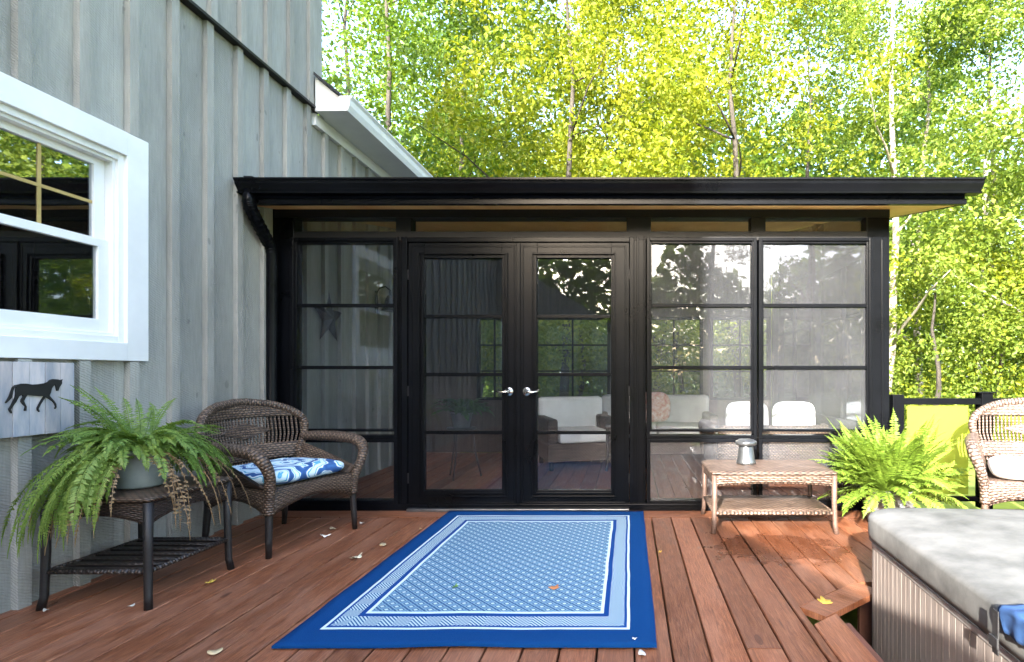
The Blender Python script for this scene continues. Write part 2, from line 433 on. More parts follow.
# ------------------------------------------------------------------ world, sun, camera
d = Vector((.30, 1.0, -.40)).normalized()
w = bpy.data.worlds.new('World'); sc.world = w; w.use_nodes = True
nt = w.node_tree; sky = nt.nodes.new('ShaderNodeTexSky'); sky.sky_type = 'NISHITA'; sky.sun_disc = False
sky.sun_elevation = math.asin(-d.z); sky.sun_rotation = math.atan2(-d.x, -d.y) % (2 * math.pi)
sky.air_density = .9; sky.dust_density = 3.0; sky.ozone_density = 1.0
bg = nt.nodes['Background']; nt.links.new(sky.outputs[0], bg.inputs[0]); bg.inputs[1].default_value = .15
sun = bpy.data.lights.new('sun', 'SUN'); sun.energy = 2.35; sun.angle = R(.5); sun.color = (1, .95, .86)
so = bpy.data.objects.new('sun', sun); COL.objects.link(so); so.rotation_euler = d.to_track_quat('-Z', 'Y').to_euler(); so.location = (-6, -20, 12)
cam = bpy.data.cameras.new('camera'); co = bpy.data.objects.new('camera', cam); COL.objects.link(co)
co.location = (0, 0, H); co.rotation_euler = (R(90), 0, 0)
cam.sensor_width = 36; cam.lens = F / 1024 * 36; cam.shift_x = -(VX - 512) / 1024; cam.shift_y = (VY - 331) / 1024
cam.clip_start = .05; cam.clip_end = 500; sc.camera = co
vs = sc.view_settings; vs.view_transform = 'Standard'; vs.look = 'None'; vs.gamma = 1; vs.use_curve_mapping = False; vs.exposure = 3.68
sc.render.resolution_x, sc.render.resolution_y = 1024, 662
sc.cycles.max_bounces = 10; sc.cycles.transparent_max_bounces = 16

# ------------------------------------------------------------------ ground and deck
g = MB(); g.grid(lambda u, v: (-200 + 400 * u, -200 + 400 * v, -.6 + .25 * (noise.noise(Vector((u * 40, v * 40, 0)))) * min(1, max(0, (abs(v - .5) * 400 - 12) / 20))), 60, 60, 1, 1)
tag(g.build('lawn', M_lawn), kind='structure')

rng = random.Random(4)
dk = MB(); P = .1465; GAP = .0075
def board_y(x0, x1, y0, y1, z=0):
    """board along Y with eased top edges and a slight random cup"""
    b = len(dk.v); e = .004; dz = rng.uniform(-.0012, .0012)
    prof = [(x0, z - .028), (x0, z - e + dz), (x0 + e, z + dz), (x1 - e, z + dz), (x1, z - e + dz), (x1, z - .028)]
    for y in (y0, y1):
        for p in prof: dk.v.append((p[0], y(p[0]) if callable(y) else y, p[1]))
    n = len(prof)
    if callable(y0): y0 = y0(x0)
    if callable(y1): y1 = y1(x0)
    for i in range(n):
        j = (i + 1) % n
        dk.face((b + i, b + j, b + n + j, b + n + i), [(prof[i][0] - x0, y0), (prof[j][0] - x0 if j else P, y0), (prof[j][0] - x0 if j else P, y1), (prof[i][0] - x0, y1)])
    dk.face([b + i for i in range(n)]); dk.face([b + n + i for i in range(n)][::-1])
def boards(xa, xb, ya, yb, joints=True):
    x = xa
    while x < xb - .01:
        x1 = min(x + P, xb)
        if joints and rng.random() < .45:
            j = rng.uniform(ya + .6, yb - .6) if yb - ya > 3 else None
        else: j = None
        if j:
            board_y(x, x1 - GAP, ya, j - .002); board_y(x, x1 - GAP, j + .002, yb)
        else: board_y(x, x1 - GAP, ya, yb)
        x += P
x_line = wx(651.8, gy(517.5)) - 40 * P
YB = gy(517.5)
EDGE = .940
# main run of boards up to the picture-frame board along the sunroom
xs = x_line
while xs < WALL: xs += P
boards(xs - P, EDGE - .14, -2.5, YB)
k = math.floor((EDGE - x_line) / P)
# boards right of the tub cut-out line: whole length behind the tub only
x = xs - P + P * round((EDGE - .14 - (xs - P)) / P)
while x < 5.2:
    cut = lambda q: min(2.86, 2.545 + .80 * (q - .79) + .010)
    board_y(x, x + P - GAP, cut, YB)
    x += P
board_y(.80, EDGE, -2.5, lambda q: 2.545 + .80 * (q - .79) - .178)
# diagonal closing board at the corner of the tub
A = Vector((.79, 2.545, 0)); Bv = Vector((1.17, 2.85, 0)); dv = (Bv - A); Ld = dv.length; dv.normalize(); nv = Vector((dv.y, -dv.x, 0))
MD = Matrix(((dv.x, nv.x, 0, A.x), (dv.y, nv.y, 0, A.y), (0, 0, 1, .003), (0, 0, 0, 1)))
dk.box(0, Ld, 0, .135, -.03, 0, MD)
# picture-frame board
bx0 = WALL
for x1 in (-.9, 1.5, 5.2):
    b = len(dk.v); y0, y1 = YB + GAP, YF + .02
    dk.box(bx0, x1 - .003, y0, y1, -.028, .001)
    for i in range(6):
        f = dk.f[-6 + i]; dk.uv[-6 + i] = [(dk.v[q][1] - y0 + (dk.v[q][2] if i > 1 else 0), dk.v[q][0]) for q in f]
    bx0 = x1
tag(dk.build('deck', M_deck), kind='structure')
fl = MB(); keep = dk; dk = fl
xx = WALL + .02
while xx < 2.06:
    board_y(xx, min(xx + P, 2.06) - GAP, YF + .03, 7.6, -.004); xx += P
tag(fl.build('sunroom_floor', M_deck), kind='structure')
fs = MB()
fs.box(.955, .985, -2.5, 2.45, -.5, -.03); fs.box(-2.8, .94, -2.56, -2.5, -.5, -.02); fs.box(1.2, 5.2, 2.86, 2.89, -.5, -.03); fs.box(5.2, 5.24, 2.86, 4.6, -.5, .0); fs.box(2.1, 5.2, 4.48, 4.52, -.5, -.03)
fs.box(-2.8, .95, -2.4, 4.4, -.60, -.58)
tag(fs.build('deck_fascia', M_fascia), kind='structure')

# ------------------------------------------------------------------ house
house = thing('house', 'tall grey board and batten house with white window, left of the sunroom', 'house', (WALL, 0, 0))
HX = -house.location.x
YC = WALL; Yrear = YF - (fx(702) - WALL) / .30
EW0, EW1 = 1.91, 3.20      # window trim outer, along Y
WZ0, WZ1 = 1.153, 2.425
ZL = 3.43
YU = wally(322, -2.80)
def hbuild(mb, name, mat, parent=house, **k):
    o = mb.build(name, mat, parent if parent is not house else house, **k)
    o.location = (HX, 0, 0) if parent is house else (0, 0, 0)
    return o
wl = MB()
T = .13; oY0, oY1, oZ0, oZ1 = 2.046, 3.02, 1.30, 2.27
# one board per bay so that each board takes its own tone
bay = .2825; yb0 = 2.517 - 40 * bay
ys = []
y = yb0
while y < Yrear: y += bay
while y < 9.6: ys.append(y); y += bay
ys = [Yrear] + ys
for a, b in zip(ys, ys[1:] + [9.6]):
    segs = [(-.03, ZL)]
    if b > oY0 and a < oY1:
        for (lo, hi, zz) in ((a, min(b, oY0), None), (max(a, oY0), min(b, oY1), 1), (max(a, oY1), b, None)):
            if hi - lo < .004: continue
            if zz is None: wl.box(WALL - T, WALL, lo + .0015, hi - .0015, -.03, ZL)
            else:
                wl.box(WALL - T, WALL, lo, hi, -.03, oZ0); wl.box(WALL - T, WALL, lo, hi, oZ1, ZL)
    else: wl.box(WALL - T, WALL, a + .0015, b - .0015, -.03, ZL)
for y in ys[1:]:
    t = .034
    def bat(z0, z1, y=y): wl.box(WALL - .001, WALL + t, y, y + .058, z0, z1)
    if EW0 - .03 < y + .05 and y < EW1 + .03: 
        if y + .058 < EW1 + .058 and y < EW1: bat(-.02, WZ0 - .004); bat(WZ1 + .004, ZL - .004)
        else: bat(-.02, ZL - .004)
    else: bat(-.02, ZL - .004)
hbuild(wl, 'wall', M_siding)
uw = MB(); ZT = 7.2
for a, b in zip(ys, ys[1:] + [9.6]):
    if a > YU: break
    uw.box(WALL - .12, WALL + .03, a + .0015, min(b, YU) - .0015, ZL + .02, ZT)
    if a > Yrear: uw.box(WALL + .029, WALL + .060, a, min(a + .058, YU), ZL + .02, ZT)
hbuild(uw, 'upper_wall', M_siding)
fw = MB(); fw.box(WALL - .1, WALL + .062, Yrear, 4.86, ZL - .002, ZL + .018)
hbuild(fw, 'drip_flashing', M_blackdull)
ow = MB()   # other outer walls and floor close the house
ow.box(-9.5, -9.4, Yrear, 9.6, -.6, 7.2); ow.box(-9.4, WALL - T, Yrear, Yrear + .1, -.6, 7.2)
ow.box(-9.4, WALL - .125, YU - .12, YU, ZL - .3, 7.2); ow.box(-9.4, WALL - T, 9.5, 9.6, -.6, 3.4); ow.box(-9.4, WALL - T, Yrear, 9.5, -.62, -.5)
hbuild(ow, 'outer_wall', M_siding)
rf = MB()
rf.prism([(-9.8, 7.15), (-6.1, 9.6), (-2.5, 7.15), (-2.5, 7.3), (-6.1, 9.78), (-9.8, 7.3)], lambda x, z, s: (x, Yrear - .4 if s == 0 else YU + .35, z))
rf.prism([(-9.4, 3.55), (-6.1, 6.38), (WALL + .25, 3.52), (WALL + .25, 3.56), (-6.1, 6.46), (-9.4, 3.62)], lambda x, z, s: (x, YU + .005 if s == 0 else 9.9, z))
# strip of lower roof lapping in front of the upper wall's corner
rf.prism([(WALL + .057, 3.712), (WALL + .285, 3.53), (WALL + .285, 3.555), (WALL + .057, 3.74)], lambda x, z, s: (x, 4.83 if s == 0 else YU + .004, z))
hbuild(rf, 'roof', M_shingle)
ev = MB()
YE = 4.86
ev.prism([(WALL + .057, 3.405), (WALL + .272, 3.405), (WALL + .272, 3.53), (WALL + .057, 3.705)], lambda x, z, s: (x, YE if s == 0 else YU, z))
ev.prism([(WALL + .003, 3.405), (WALL + .272, 3.405), (WALL + .272, 3.52), (WALL + .003, 3.52)], lambda x, z, s: (x, YU + .002 if s == 0 else 9.7, z))
hbuild(ev, 'eave', M_white)
fz_ = MB(); fz_.box(WALL + .001, WALL + .04, 4.9, 9.6, 3.30, 3.403)
hbuild(fz_, 'frieze_board', M_white)
gt = MB()
gp = [(0, 0), (.075, 0), (.095, .05), (.10, .10), (.118, .125), (.118, .135), (.10, .135), (.088, .11), (.08, .05), (.066, .012), (.0, .012)]
gt.prism([(WALL + .274 + a, 3.40 + b) for a, b in gp], lambda x, z, s: (x, YE - .01 if s == 0 else 9.7, z))
gt.prism([(WALL + .274 + a, 3.40 + b) for a, b in [(0, 0), (.075, 0), (.095, .05), (.10, .10), (.118, .135), (0, .135)]], lambda x, z, s: (x, YE - .014 if s == 0 else YE - .0105, z))
hbuild(gt, 'gutter', M_white)
# window
win = MB(); TX0, TX1 = WALL - .001, WALL + .036
win.box(TX0, TX1, EW1 - .137, EW1, WZ0, WZ1); win.box(TX0, TX1, EW0, EW0 + .137, WZ0, WZ1)
win.box(TX0, TX1 + .002, EW0 + .1372, EW1 - .1372, WZ1 - .13, WZ1); win.box(TX0, TX1 + .002, EW0 + .1372, EW1 - .1372, WZ0, WZ0 + .10)
win_o = hbuild(win, 'window', M_white, bevel=.003)
wf = MB()
a, b, z0, z1 = EW0 + .136, EW1 - .1365, WZ0 + .0995, WZ1 - .1295
for (i, x0, x1, wd) in ((0, WALL - .06, WALL + .018, .035), (1, WALL - .075, WALL + .002, .052)):
    wf.box(x0, x1, a, a + wd, z0, z1); wf.box(x0, x1, b - wd, b, z0, z1); wf.box(x0 + .001, x1 - .001, a + wd, b - wd, z0, z0 + wd); wf.box(x0 + .001, x1 - .001, a + wd, b - wd, z1 - wd, z1)
    
wfo = wf.build('window_frame', M_white, win_o, bevel=.002)
gY0, gY1, gZ0, gZ1 = 2.159, 2.951, 1.375, 2.207
ss = MB()
for (zz0, zz1, off) in ((gZ0, 1.765, 0), (1.81, gZ1, -.022)):
    X0, X1 = WALL - .052 + off, WALL - .018 + off
    s0, s1 = a + .052, b - .052
    lo = z0 + .052 if off == 0 else 1.766; hi = z1 - .052 if off else 1.809
    ss.box(X0, X1, s0, gY0, lo, hi); ss.box(X0, X1, gY1, s1, lo, hi)
    ss.box(X0 + .001, X1 + .001, gY0, gY1, lo, zz0); ss.box(X0 + .001, X1 + .001, gY0, gY1, zz1, hi)
ss.build('sash', M_white, win_o, bevel=.002)
pn = MB(); pn.box(WALL - .036, WALL - .032, gY0 - .004, gY1 + .004, gZ0 - .004, 1.769); pn.box(WALL - .058, WALL - .054, gY0 - .004, gY1 + .004, 1.806, gZ1 + .004)
pn.build('pane', M_winglass, win_o)
mu = MB(); X0, X1 = WALL - .0535, WALL - .050
for k in (1, 2): mu.box(X0, X1, gY0 + .264 * k - .008, gY0 + .264 * k + .008, 1.811, gZ1 - .001)
mu.box(X0 + .0005, X1 + .0008, gY0 + .001, gY1 - .001, 1.995, 2.011)
mu.build('muntin', M_brass, win_o)
# unseen sloped block behind the viewer, added to shade the near deck
wg = MB()
wg.box(WALL + .03, -.42, -6.5, -3.0, -.6, 2.08)
wg.prism([(WALL + .03, 2.07), (-.36, 2.07), (-.36, 2.14), (WALL + .03, 3.62)], lambda x, z, s: (x, -6.6 if s == 0 else -2.98, z))
hbuild(wg, 'unseen_shade_block', M_siding)

# ------------------------------------------------------------------ sunroom
sunroom = thing('sunroom', 'black framed glazed sunroom with flat gutter edge and double doors', 'sunroom', (0, YF, 0))
def sb(mb, name, mat, parent=None, **k):
    o = mb.build(name, mat, parent or sunroom, **k)
    if parent is None: o.location = (0, -YF, 0)
    return o
# posts
for (p0, p1) in ((272.6, 293.5), (397, 408.5), (629.5, 646), (867, 889.5)):
    m = MB(); m.box(fx(p0), fx(p1), YF, YF + .12, 0, fz(209))
    if p0 > 800:
        m.box(fx(869), fx(871), YF - .012, YF, 0, fz(240)); m.box(fx(881), fx(883), YF - .012, YF, 0, fz(240))
    elif p0 > 300:
        c = (p0 + p1) / 2; m.box(fx(c - 1.2), fx(c + 1.2), YF - .012, YF, 0, fz(237)); m.box(fx(p0 + 1), fx(p0 + 2.4), YF - .02, YF, 0, fz(237)); m.box(fx(p1 - 2.4), fx(p1 - 1), YF - .02, YF, 0, fz(237))
    sb(m, 'post', M_black, bevel=.003)
m = MB()   # header and the rails round the transoms
m.box(fx(293.5) - .15, fx(889.5), YF - .006, YF + .126, fz(217.5), fz(209.5))
m.box(fx(294), fx(867), YF - .004, YF + .1, fz(240), fz(231.5))
for p0, p1 in ((293.5, 295), (396, 411), (626.5, 651), (751, 765.5), (866, 868)): m.box(fx(p0), fx(p1), YF - .002, YF + .1, fz(231.6), fz(217.4))
sb(m, 'header', M_blackdull)
tp = MB()
for p0, p1 in ((295, 396), (411, 626.5), (651, 751), (765.5, 866)): tp.box(fx(p0), fx(p1), YF + .05, YF + .054, fz(231.5), fz(217.5))
sb(tp, 'transom', M_glassclear)
m = MB(); m.box(WALL + .03, fx(889.5), YF - .03, YF + .14, -.002, .055); sb(m, 'sill', M_black, bevel=.004)
def rect_frame(m, px0, px1, py0, py1, wd, y0, y1, wdz=None):
    """four members inside the rectangle, mitred by butting"""
    wz_ = wdz or wd
    m.box(fx(px0), fx(px0) + wd, y0, y1, fz(py1), fz(py0)); m.box(fx(px1) - wd, fx(px1), y0, y1, fz(py1), fz(py0))
    m.box(fx(px0) + wd, fx(px1) - wd, y0 + .0015, y1 - .0015, fz(py0) - wz_, fz(py0)); m.box(fx(px0) + wd, fx(px1) - wd, y0 + .0015, y1 - .0015, fz(py1), fz(py1) + wz_)
# glazed wall units
for (p0, p1) in ((292.5, 399), (646.5, 756), (758, 871)):
    film = M_doorglass if p0 < 400 else M_glass
    m = MB()
    rect_frame(m, p0, p1, 238.5, 438, .026, YF - .035, YF + .06)
    rect_frame(m, p0 + 2.6, p1 - 2.6, 241.5, 431.5, .020, YF - .018, YF + .05)
    rect_frame(m, p0, p1, 438.3, 503.5, .030, YF - .030, YF + .06)
    wu = sb(m, 'window', M_black, bevel=.003)
    pane = MB(); pane.box(fx(p0 + 4), fx(p1 - 4), YF + .010, YF + .013, fz(430), fz(243)); pane.box(fx(p0 + 3), fx(p1 - 3), YF + .012, YF + .015, fz(501), fz(441))
    pane.build('pane', film, wu)
    for py in (305.5, 367.5):
        bb = MB(); bb.box(fx(p0 + 4.4), fx(p1 - 4.4), YF - .006, YF + .022, fz(py + 1.7), fz(py - 1.7)); bb.build('glazing_bar', M_black, wu, bevel=.002)
# doors
def door(p0, p1, g0, g1, hinge_right):
    m = MB(); y0 = YF - .012
    rect_frame(m, p0, p1, 243, 505.5, (g0 - p0) / 125.93, y0, YF + .035, .125)
    rect_frame(m, p0 + 3.0, p1 - 3.0, 246, 503, .012, y0 - .006, y0 + .002)
    rect_frame(m, g0 - 5.5, g1 + 5.5, 253.5, 496.5, .012, y0 - .020, y0 + .004)
    rect_frame(m, g0 - 2.5, g1 + 2.5, 256.5, 493.5, .016, y0 - .012, y0 + .006)
    dr = sb(m, 'door', M_black, bevel=.0025)
    pa = MB(); pa.box(fx(g0 - 1), fx(g1 + 1), YF + .006, YF + .009, fz(493), fz(257)); pa.build('pane', M_doorglass, dr)
    for py in (316.5, 374.5, 432.5):
        bb = MB(); bb.box(fx(g0), fx(g1), YF - .010, YF + .016, fz(py + 1.7), fz(py - 1.7)); bb.build('glazing_bar', M_black, dr, bevel=.002)
    hx = 509.5 if not hinge_right else 527.2; sg = -1 if not hinge_right else 1
    hm = MB(); cx, cz = fx(hx), fz(391.5)
    def ring(prof):
        b = len(hm.v)
        hm.lathe(prof, 20, (0, 0, 0), True, True)
        for i in range(b, len(hm.v)):
            x, y_, z = hm.v[i]; hm.v[i] = (cx + x, y0 - z, cz + y_)
    ring([(.036, 0), (.036, .006), (.030, .012), (.014, .014), (.013, .045), (.010, .048)])
    hm.tube([(cx, y0 - .042, cz), (cx + sg * .02, y0 - .046, cz), (cx + sg * .055, y0 - .046, cz - .004), (cx + sg * .095, y0 - .040, cz + .004)], [.010, .010, .0085, .007], 10)
    hm.build('handle', M_nickel, dr)
    for py in (275, 391, 478):
        q = MB(); e = p1 if hinge_right else p0
        q.box(fx(e) - .006, fx(e) + .006, y0 - .010, y0, fz(py + 5), fz(py - 5)); q.build('hinge', M_blackdull, dr, bevel=.002)
door(408.8, 518.4, 425, 503, False)
door(519.6, 629.2, 537.5, 610.5, True)
m = MB()
m.box(fx(403), fx(408.4), YF - .03, YF + .05, .056, fz(238)); m.box(fx(629.6), fx(634), YF - .03, YF + .05, .056, fz(238)); m.box(fx(408.4), fx(629.6), YF - .028, YF + .048, fz(242.6), fz(238))
m.box(fx(517.0), fx(521.0), YF - .030, YF - .0125, fz(505), fz(243.5))
sb(m, 'door_frame', M_black, bevel=.003)
m = MB(); m.box(fx(410), fx(629), YF - .075, YF - .0305, .0025, .024); sb(m, 'threshold', M_galv, bevel=.003)
# roof
SL = .195; Y0 = YF - .35; zs0 = wz(205, Y0)
XR = wx(965, Y0); XL = WALL + .03
def zr(y): return zs0 + SL * (y - Y0)
m = MB()
m.prism([(Y0 + .02, zr(Y0 + .02) + .03), (8.2, zr(8.2) + .03), (8.2, zr(8.2) + .2), (Y0 + .02, zr(Y0) + .155)], lambda y, z, s: (XL if s == 0 else XR - .01, y, z))
roof = sb(m, 'roof', M_shingle)
m = MB(); m.prism([(Y0 + .022, zr(Y0 + .022) + .004), (8.18, zr(8.18) + .004), (8.18, zr(8.18) + .029), (Y0 + .022, zr(Y0 + .022) + .029)], lambda y, z, s: (XL if s == 0 else XR - .03, y, z))
sb(m, 'soffit', M_pine)
m = MB()
m.box(XL, XR, Y0 - .002, Y0 + .02, zs0 + .042, zs0 + .165); m.box(XL, XR, Y0 - .022, Y0 + .0195, zs0, zs0 + .0415)
m.prism([(Y0 + .0205, zr(Y0 + .0205)), (8.2, zr(8.2)), (8.2, zr(8.2) + .21), (Y0 + .0205, zr(Y0) + .165)], lambda y, z, s: (XR - .028 if s == 0 else XR, y, z))
sb(m, 'fascia', M_black, bevel=.003)
YG = Y0 - .125; zg1 = wz(177.5, YG); zg0 = wz(191.5, YG)
gh = zg1 - zg0
m = MB(); XGL, XGR = WALL + .032, wx(985, YG)
prof = [(Y0 - .0225, zg0), (Y0 - .095, zg0), (Y0 - .10, zg0 + .012), (Y0 - .085, zg0 + .014), (Y0 - .098, zg0 + gh * .35), (Y0 - .118, zg0 + gh * .62), (Y0 - .122, zg0 + gh * .8), (YG - .008, zg0 + gh * .86), (YG - .008, zg1), (YG + .004, zg1), (YG + .006, zg0 + gh * .9), (Y0 - .112, zg0 + gh * .62), (Y0 - .088, zg0 + gh * .32), (Y0 - .08, zg0 + .02), (Y0 - .0225, zg0 + .006)]
m.prism(prof, lambda y, z, s: (XGL if s == 0 else XGR, y, z))
cap = [p for p in prof[:9]] + [(Y0 - .0225, zg1)]
for xx in (XGL + .0005, XGR - .0025): m.prism(cap, lambda y, z, s, xx=xx: (xx + (.002 if s else 0), y, z))
sb(m, 'gutter', M_black)
m = MB(); m.prism([(Y0 - .06, zg1 - .005), (Y0 + .3, zg1 + .02), (Y0 + .3, zg1 + .05), (Y0 - .02, zg1 + .05)], lambda y, z, s: (WALL + .027 if s == 0 else WALL + .09, y, z))
sb(m, 'roof_flashing', M_blackdull)
m = MB()
ds = [(-2.735, Y0 - .06, zg0 + .03), (-2.735, Y0 - .06, zg0 - .05), (-2.737, Y0 - .045, zg0 - .085), (-2.752, Y0 + .06, zg0 - .17), (-2.768, Y0 + .17, zg0 - .25), (-2.775, Y0 + .235, zg0 - .30), (-2.776, Y0 + .255, zg0 - .36), (-2.776, Y0 + .255, .09), (-2.776, Y0 + .235, .05)]
m.tube(ds, .042, 12)
for i in (1, 2, 3, 4, 5, 6):
    for tt in (0, .33, .66):
        p = Vector(ds[i]).lerp(Vector(ds[min(i + 1, 6)]), tt) if i < 6 else Vector(ds[6]); dr_ = (Vector(ds[min(i + 1, 7)]) - Vector(ds[i])).normalized()
        m.tube([p - dr_ * .006, p, p + dr_ * .006], [.042, .0475, .042], 12, caps=False)
        if i == 6: break
sb(m, 'downspout', M_black)
# right side wall of the sunroom
XS = fx(889.5)
m = MB()
segs = [YF + .125, 5.9, 7.5]
for a_, b_ in ((YF + .125, YF + .17), (5.84, 5.94), (7.5, 7.62)): m.box(XS - .09, XS, a_, b_, 0, zr(a_) + .004)
for a_, b_ in ((YF + .17, 5.84), (5.94, 7.5)):
    m.box(XS - .08, XS - .01, a_, b_, 2.07, 2.17); m.box(XS - .08, XS - .01, a_, b_, .55, .66); m.box(XS - .08, XS - .01, a_, b_, 0, .10)
sb(m, 'side_frame', M_black)
m = MB()
for a_, b_ in ((YF + .17, 5.84), (5.94, 7.5)):
    m.box(XS - .045, XS - .042, a_, b_, .1, 2.07)
    m.prism([(a_, 2.17), (b_, 2.17), (b_, zr(b_)), (a_, zr(a_))], lambda y, z, s: (XS - .045 + .003 * s, y, z))
sb(m, 'side_glazing', M_glassclear)
for a_, b_ in ((YF + .17, 5.84), (5.94, 7.5)):
    m = MB(); c_ = (a_ + b_) / 2
    m.box(XS - .06, XS - .025, c_ - .03, c_ + .03, .1, 2.07)
    for z in (1.13, 1.6): m.box(XS - .056, XS - .03, a_, b_, z - .013, z + .013)
    sb(m, 'glazing_bar', M_black)
# back wall
YBK = 7.6; m = MB()
wins = [(-2.1, -1.62), (-1.3, -.26), (.22, 1.02), (1.12, 1.95)]
xp = WALL + .03
for (a_, b_) in wins:
    m.box(xp, a_, YBK, YBK + .1, 0, zr(YBK)); m.box(a_, b_, YBK + .001, YBK + .099, 0, .72); m.box(a_, b_, YBK + .001, YBK + .099, 1.87, zr(YBK)); xp = b_
m.box(xp, XS - .1, YBK, YBK + .1, 0, zr(YBK))
sb(m, 'back_wall', M_brownwall)
for (a_, b_) in wins:
    m = MB(); c_ = (a_ + b_) / 2
    m.box(a_, a_ + .04, YBK - .02, YBK + .05, .72, 1.87); m.box(b_ - .04, b_, YBK - .02, YBK + .05, .72, 1.87)
    m.box(a_ + .04, b_ - .04, YBK - .02, YBK + .05, .72, .76); m.box(a_ + .04, b_ - .04, YBK - .02, YBK + .05, 1.83, 1.87)
    m.box(c_ - .012, c_ + .012, YBK, YBK + .03, .76, 1.83)
    for z in (1.12, 1.48): m.box(a_ + .04, b_ - .04, YBK + .002, YBK + .028, z - .01, z + .01)
    o = sb(m, 'back_window', M_black)
    q = MB(); q.box(a_ + .03, b_ - .03, YBK + .014, YBK + .017, .75, 1.84); q.build('pane', M_glassclear, o)

# ------------------------------------------------------------------ wicker furniture
def chair_parts(root, mat, legmat):
    # local: faces -Y
    for (x, y, h) in ((-.315, -.29, .36), (.315, -.29, .36), (-.27, .27, .36), (.27, .27, .36)):
        m = MB(); s_ = 1.03 if y < 0 else 1.08
        m.tube([(x * 1.03, y * s_, 0), (x * 1.02, y * (s_ + 1) / 2, .10), (x, y, .25), (x, y, h)], [.016, .019, .021, .023], 10)
        m.build('leg', legmat, root)
    # seat frame: apron with an arched lower edge
    m = MB(); hw, hd = .315, .29
    def apr(p, q):
        p, q = Vector(p), Vector(q); L = (q - p).length
        nrm = Vector((q.y - p.y, p.x - q.x, 0)).normalized()
        def fn(u, v):
            lo = .235 + .085 * math.sin(math.pi * u) ** .8; z = lo + (.395 - lo) * v
            b = p.lerp(q, u) + nrm * .012 * math.sin(math.pi * v); return (b.x, b.y, z)
        m.slab(fn, 16, 5, .022, L, .16)
        m.tube([Vector(fn(i / 16, 0)) for i in range(17)], .012, 6)
    apr((-hw, -hd, 0), (hw, -hd, 0)); apr((hw, -hd, 0), (.27, .27, 0)); apr((.27, .27, 0), (-.27, .27, 0)); apr((-.27, .27, 0), (-hw, -hd, 0))
    m.slab(lambda u, v: ((2 * u - 1) * (.30 - .03 * v), -.28 + .55 * v, .385), 4, 4, .02, .6, .55)
    m.build('seat', mat, root)
    # back: curved shell with flared outline
    def half(z):       # half width of the back at height z
        t = (z - .36) / .53
        if t < .35: return .275 + .05 * math.sin(t / .35 * math.pi / 2) ** 1
        s_ = (t - .35) / .65
        return .325 + .045 * math.sin(min(1, s_ * 1.6) * math.pi / 2) if s_ < .45 else .37 * math.sqrt(max(0, 1 - ((s_ - .45) / .55) ** 2.4))
    def back_pt(sx, z):
        x = sx * half(z); yb = .27 + .16 * (z - .36) - .13 * (abs(x) / .37) ** 2
        return Vector((x, yb, z))
    NZ = 40
    zt = .889
    outline = [back_pt(-1, .36 + (zt - .36) * i / 30) for i in range(31)]
    top = [back_pt(-1 + 2 * i / 12, zt) for i in range(1, 12)]
    ol = outline + top + [back_pt(1, .36 + (zt - .36) * (30 - i) / 30) for i in range(31)]
    m = MB(); m.tube(ol, .026, 10, ref=(0, 1, 0))
    m.build('back_rim', mat, root)
    m = MB()
    zst = .885
    for i in range(31):
        sx = -0.96 + 1.92 * i / 30; x0 = sx * .275; xm = sx * .36
        pts = []
        for k in range(15):
            z = .36 + (zst - .36) * k / 14; x = x0 + (xm - x0) * min(1, k / 8)
            if half(z) < abs(x) : break
            pts.append(Vector((x, .27 + .16 * (z - .36) - .13 * (abs(x) / .37) ** 2, z)))
        if len(pts) > 1: m.tube(pts, .0072, 5)
    # woven bands
    def band(z0, z1, wfrac=1.):
        m.slab(lambda u, v: back_pt((2 * u - 1) * wfrac * .97, z0 + (z1 - z0) * v) + Vector((0, -.004, 0)), 20, 4, .012, .7 * wfrac, z1 - z0)
    band(.78, .875); band(.49, .60); band(.36, .43)
    for (sx, sz, hw_, hh) in ((0, .69, .5, .055),):   # diamond in the middle
        m.slab(lambda u, v: back_pt((2 * u - 1) * hw_ * (1 - abs(2 * v - 1) * .98), sz - hh + 2 * hh * v) + Vector((0, -.004, 0)), 10, 6, .012, .35, .11)
    m.build('backrest', mat, root)
    for sg in (-1, 1):
        a = back_pt(sg, .63); m = MB()
        pth = [a + Vector((0, .01, 0)), Vector((sg * .365, .08, .635)), Vector((sg * .385, -.10, .632)), Vector((sg * .385, -.24, .618)), Vector((sg * .378, -.315, .575)), Vector((sg * .352, -.335, .50)), Vector((sg * .33, -.315, .42)), Vector((sg * .316, -.292, .33)), Vector((sg * .315, -.29, .25))]
        # smooth it
        sm = []
        for i in range(len(pth) - 1):
            p0, p1, p2, p3 = pth[max(i - 1, 0)], pth[i], pth[i + 1], pth[min(i + 2, len(pth) - 1)]
            for k in range(4):
                t = k / 4; sm.append(.5 * ((2 * p1) + (p2 - p0) * t + (2 * p0 - 5 * p1 + 4 * p2 - p3) * t * t + (3 * p1 - p0 - 3 * p2 + p3) * t ** 3))
        sm.append(pth[-1])
        rr = [.030 + .009 * math.sin(min(1, i / 20) * math.pi) for i in range(len(sm))]
        m.tube(sm, rr, 10)
        # side panel under the arm
        def sp(u, v):
            y_ = -.27 + .50 * u; x0 = .300 - .03 * u; top_ = .60 - .17 * (1 - u) ** 1.2
            return (sg * (x0 + (.06) * v), y_, .39 + (top_ - .39) * v)
        m.slab(sp, 10, 6, .014, .5, .22)
        m.build('armrest', mat, root)

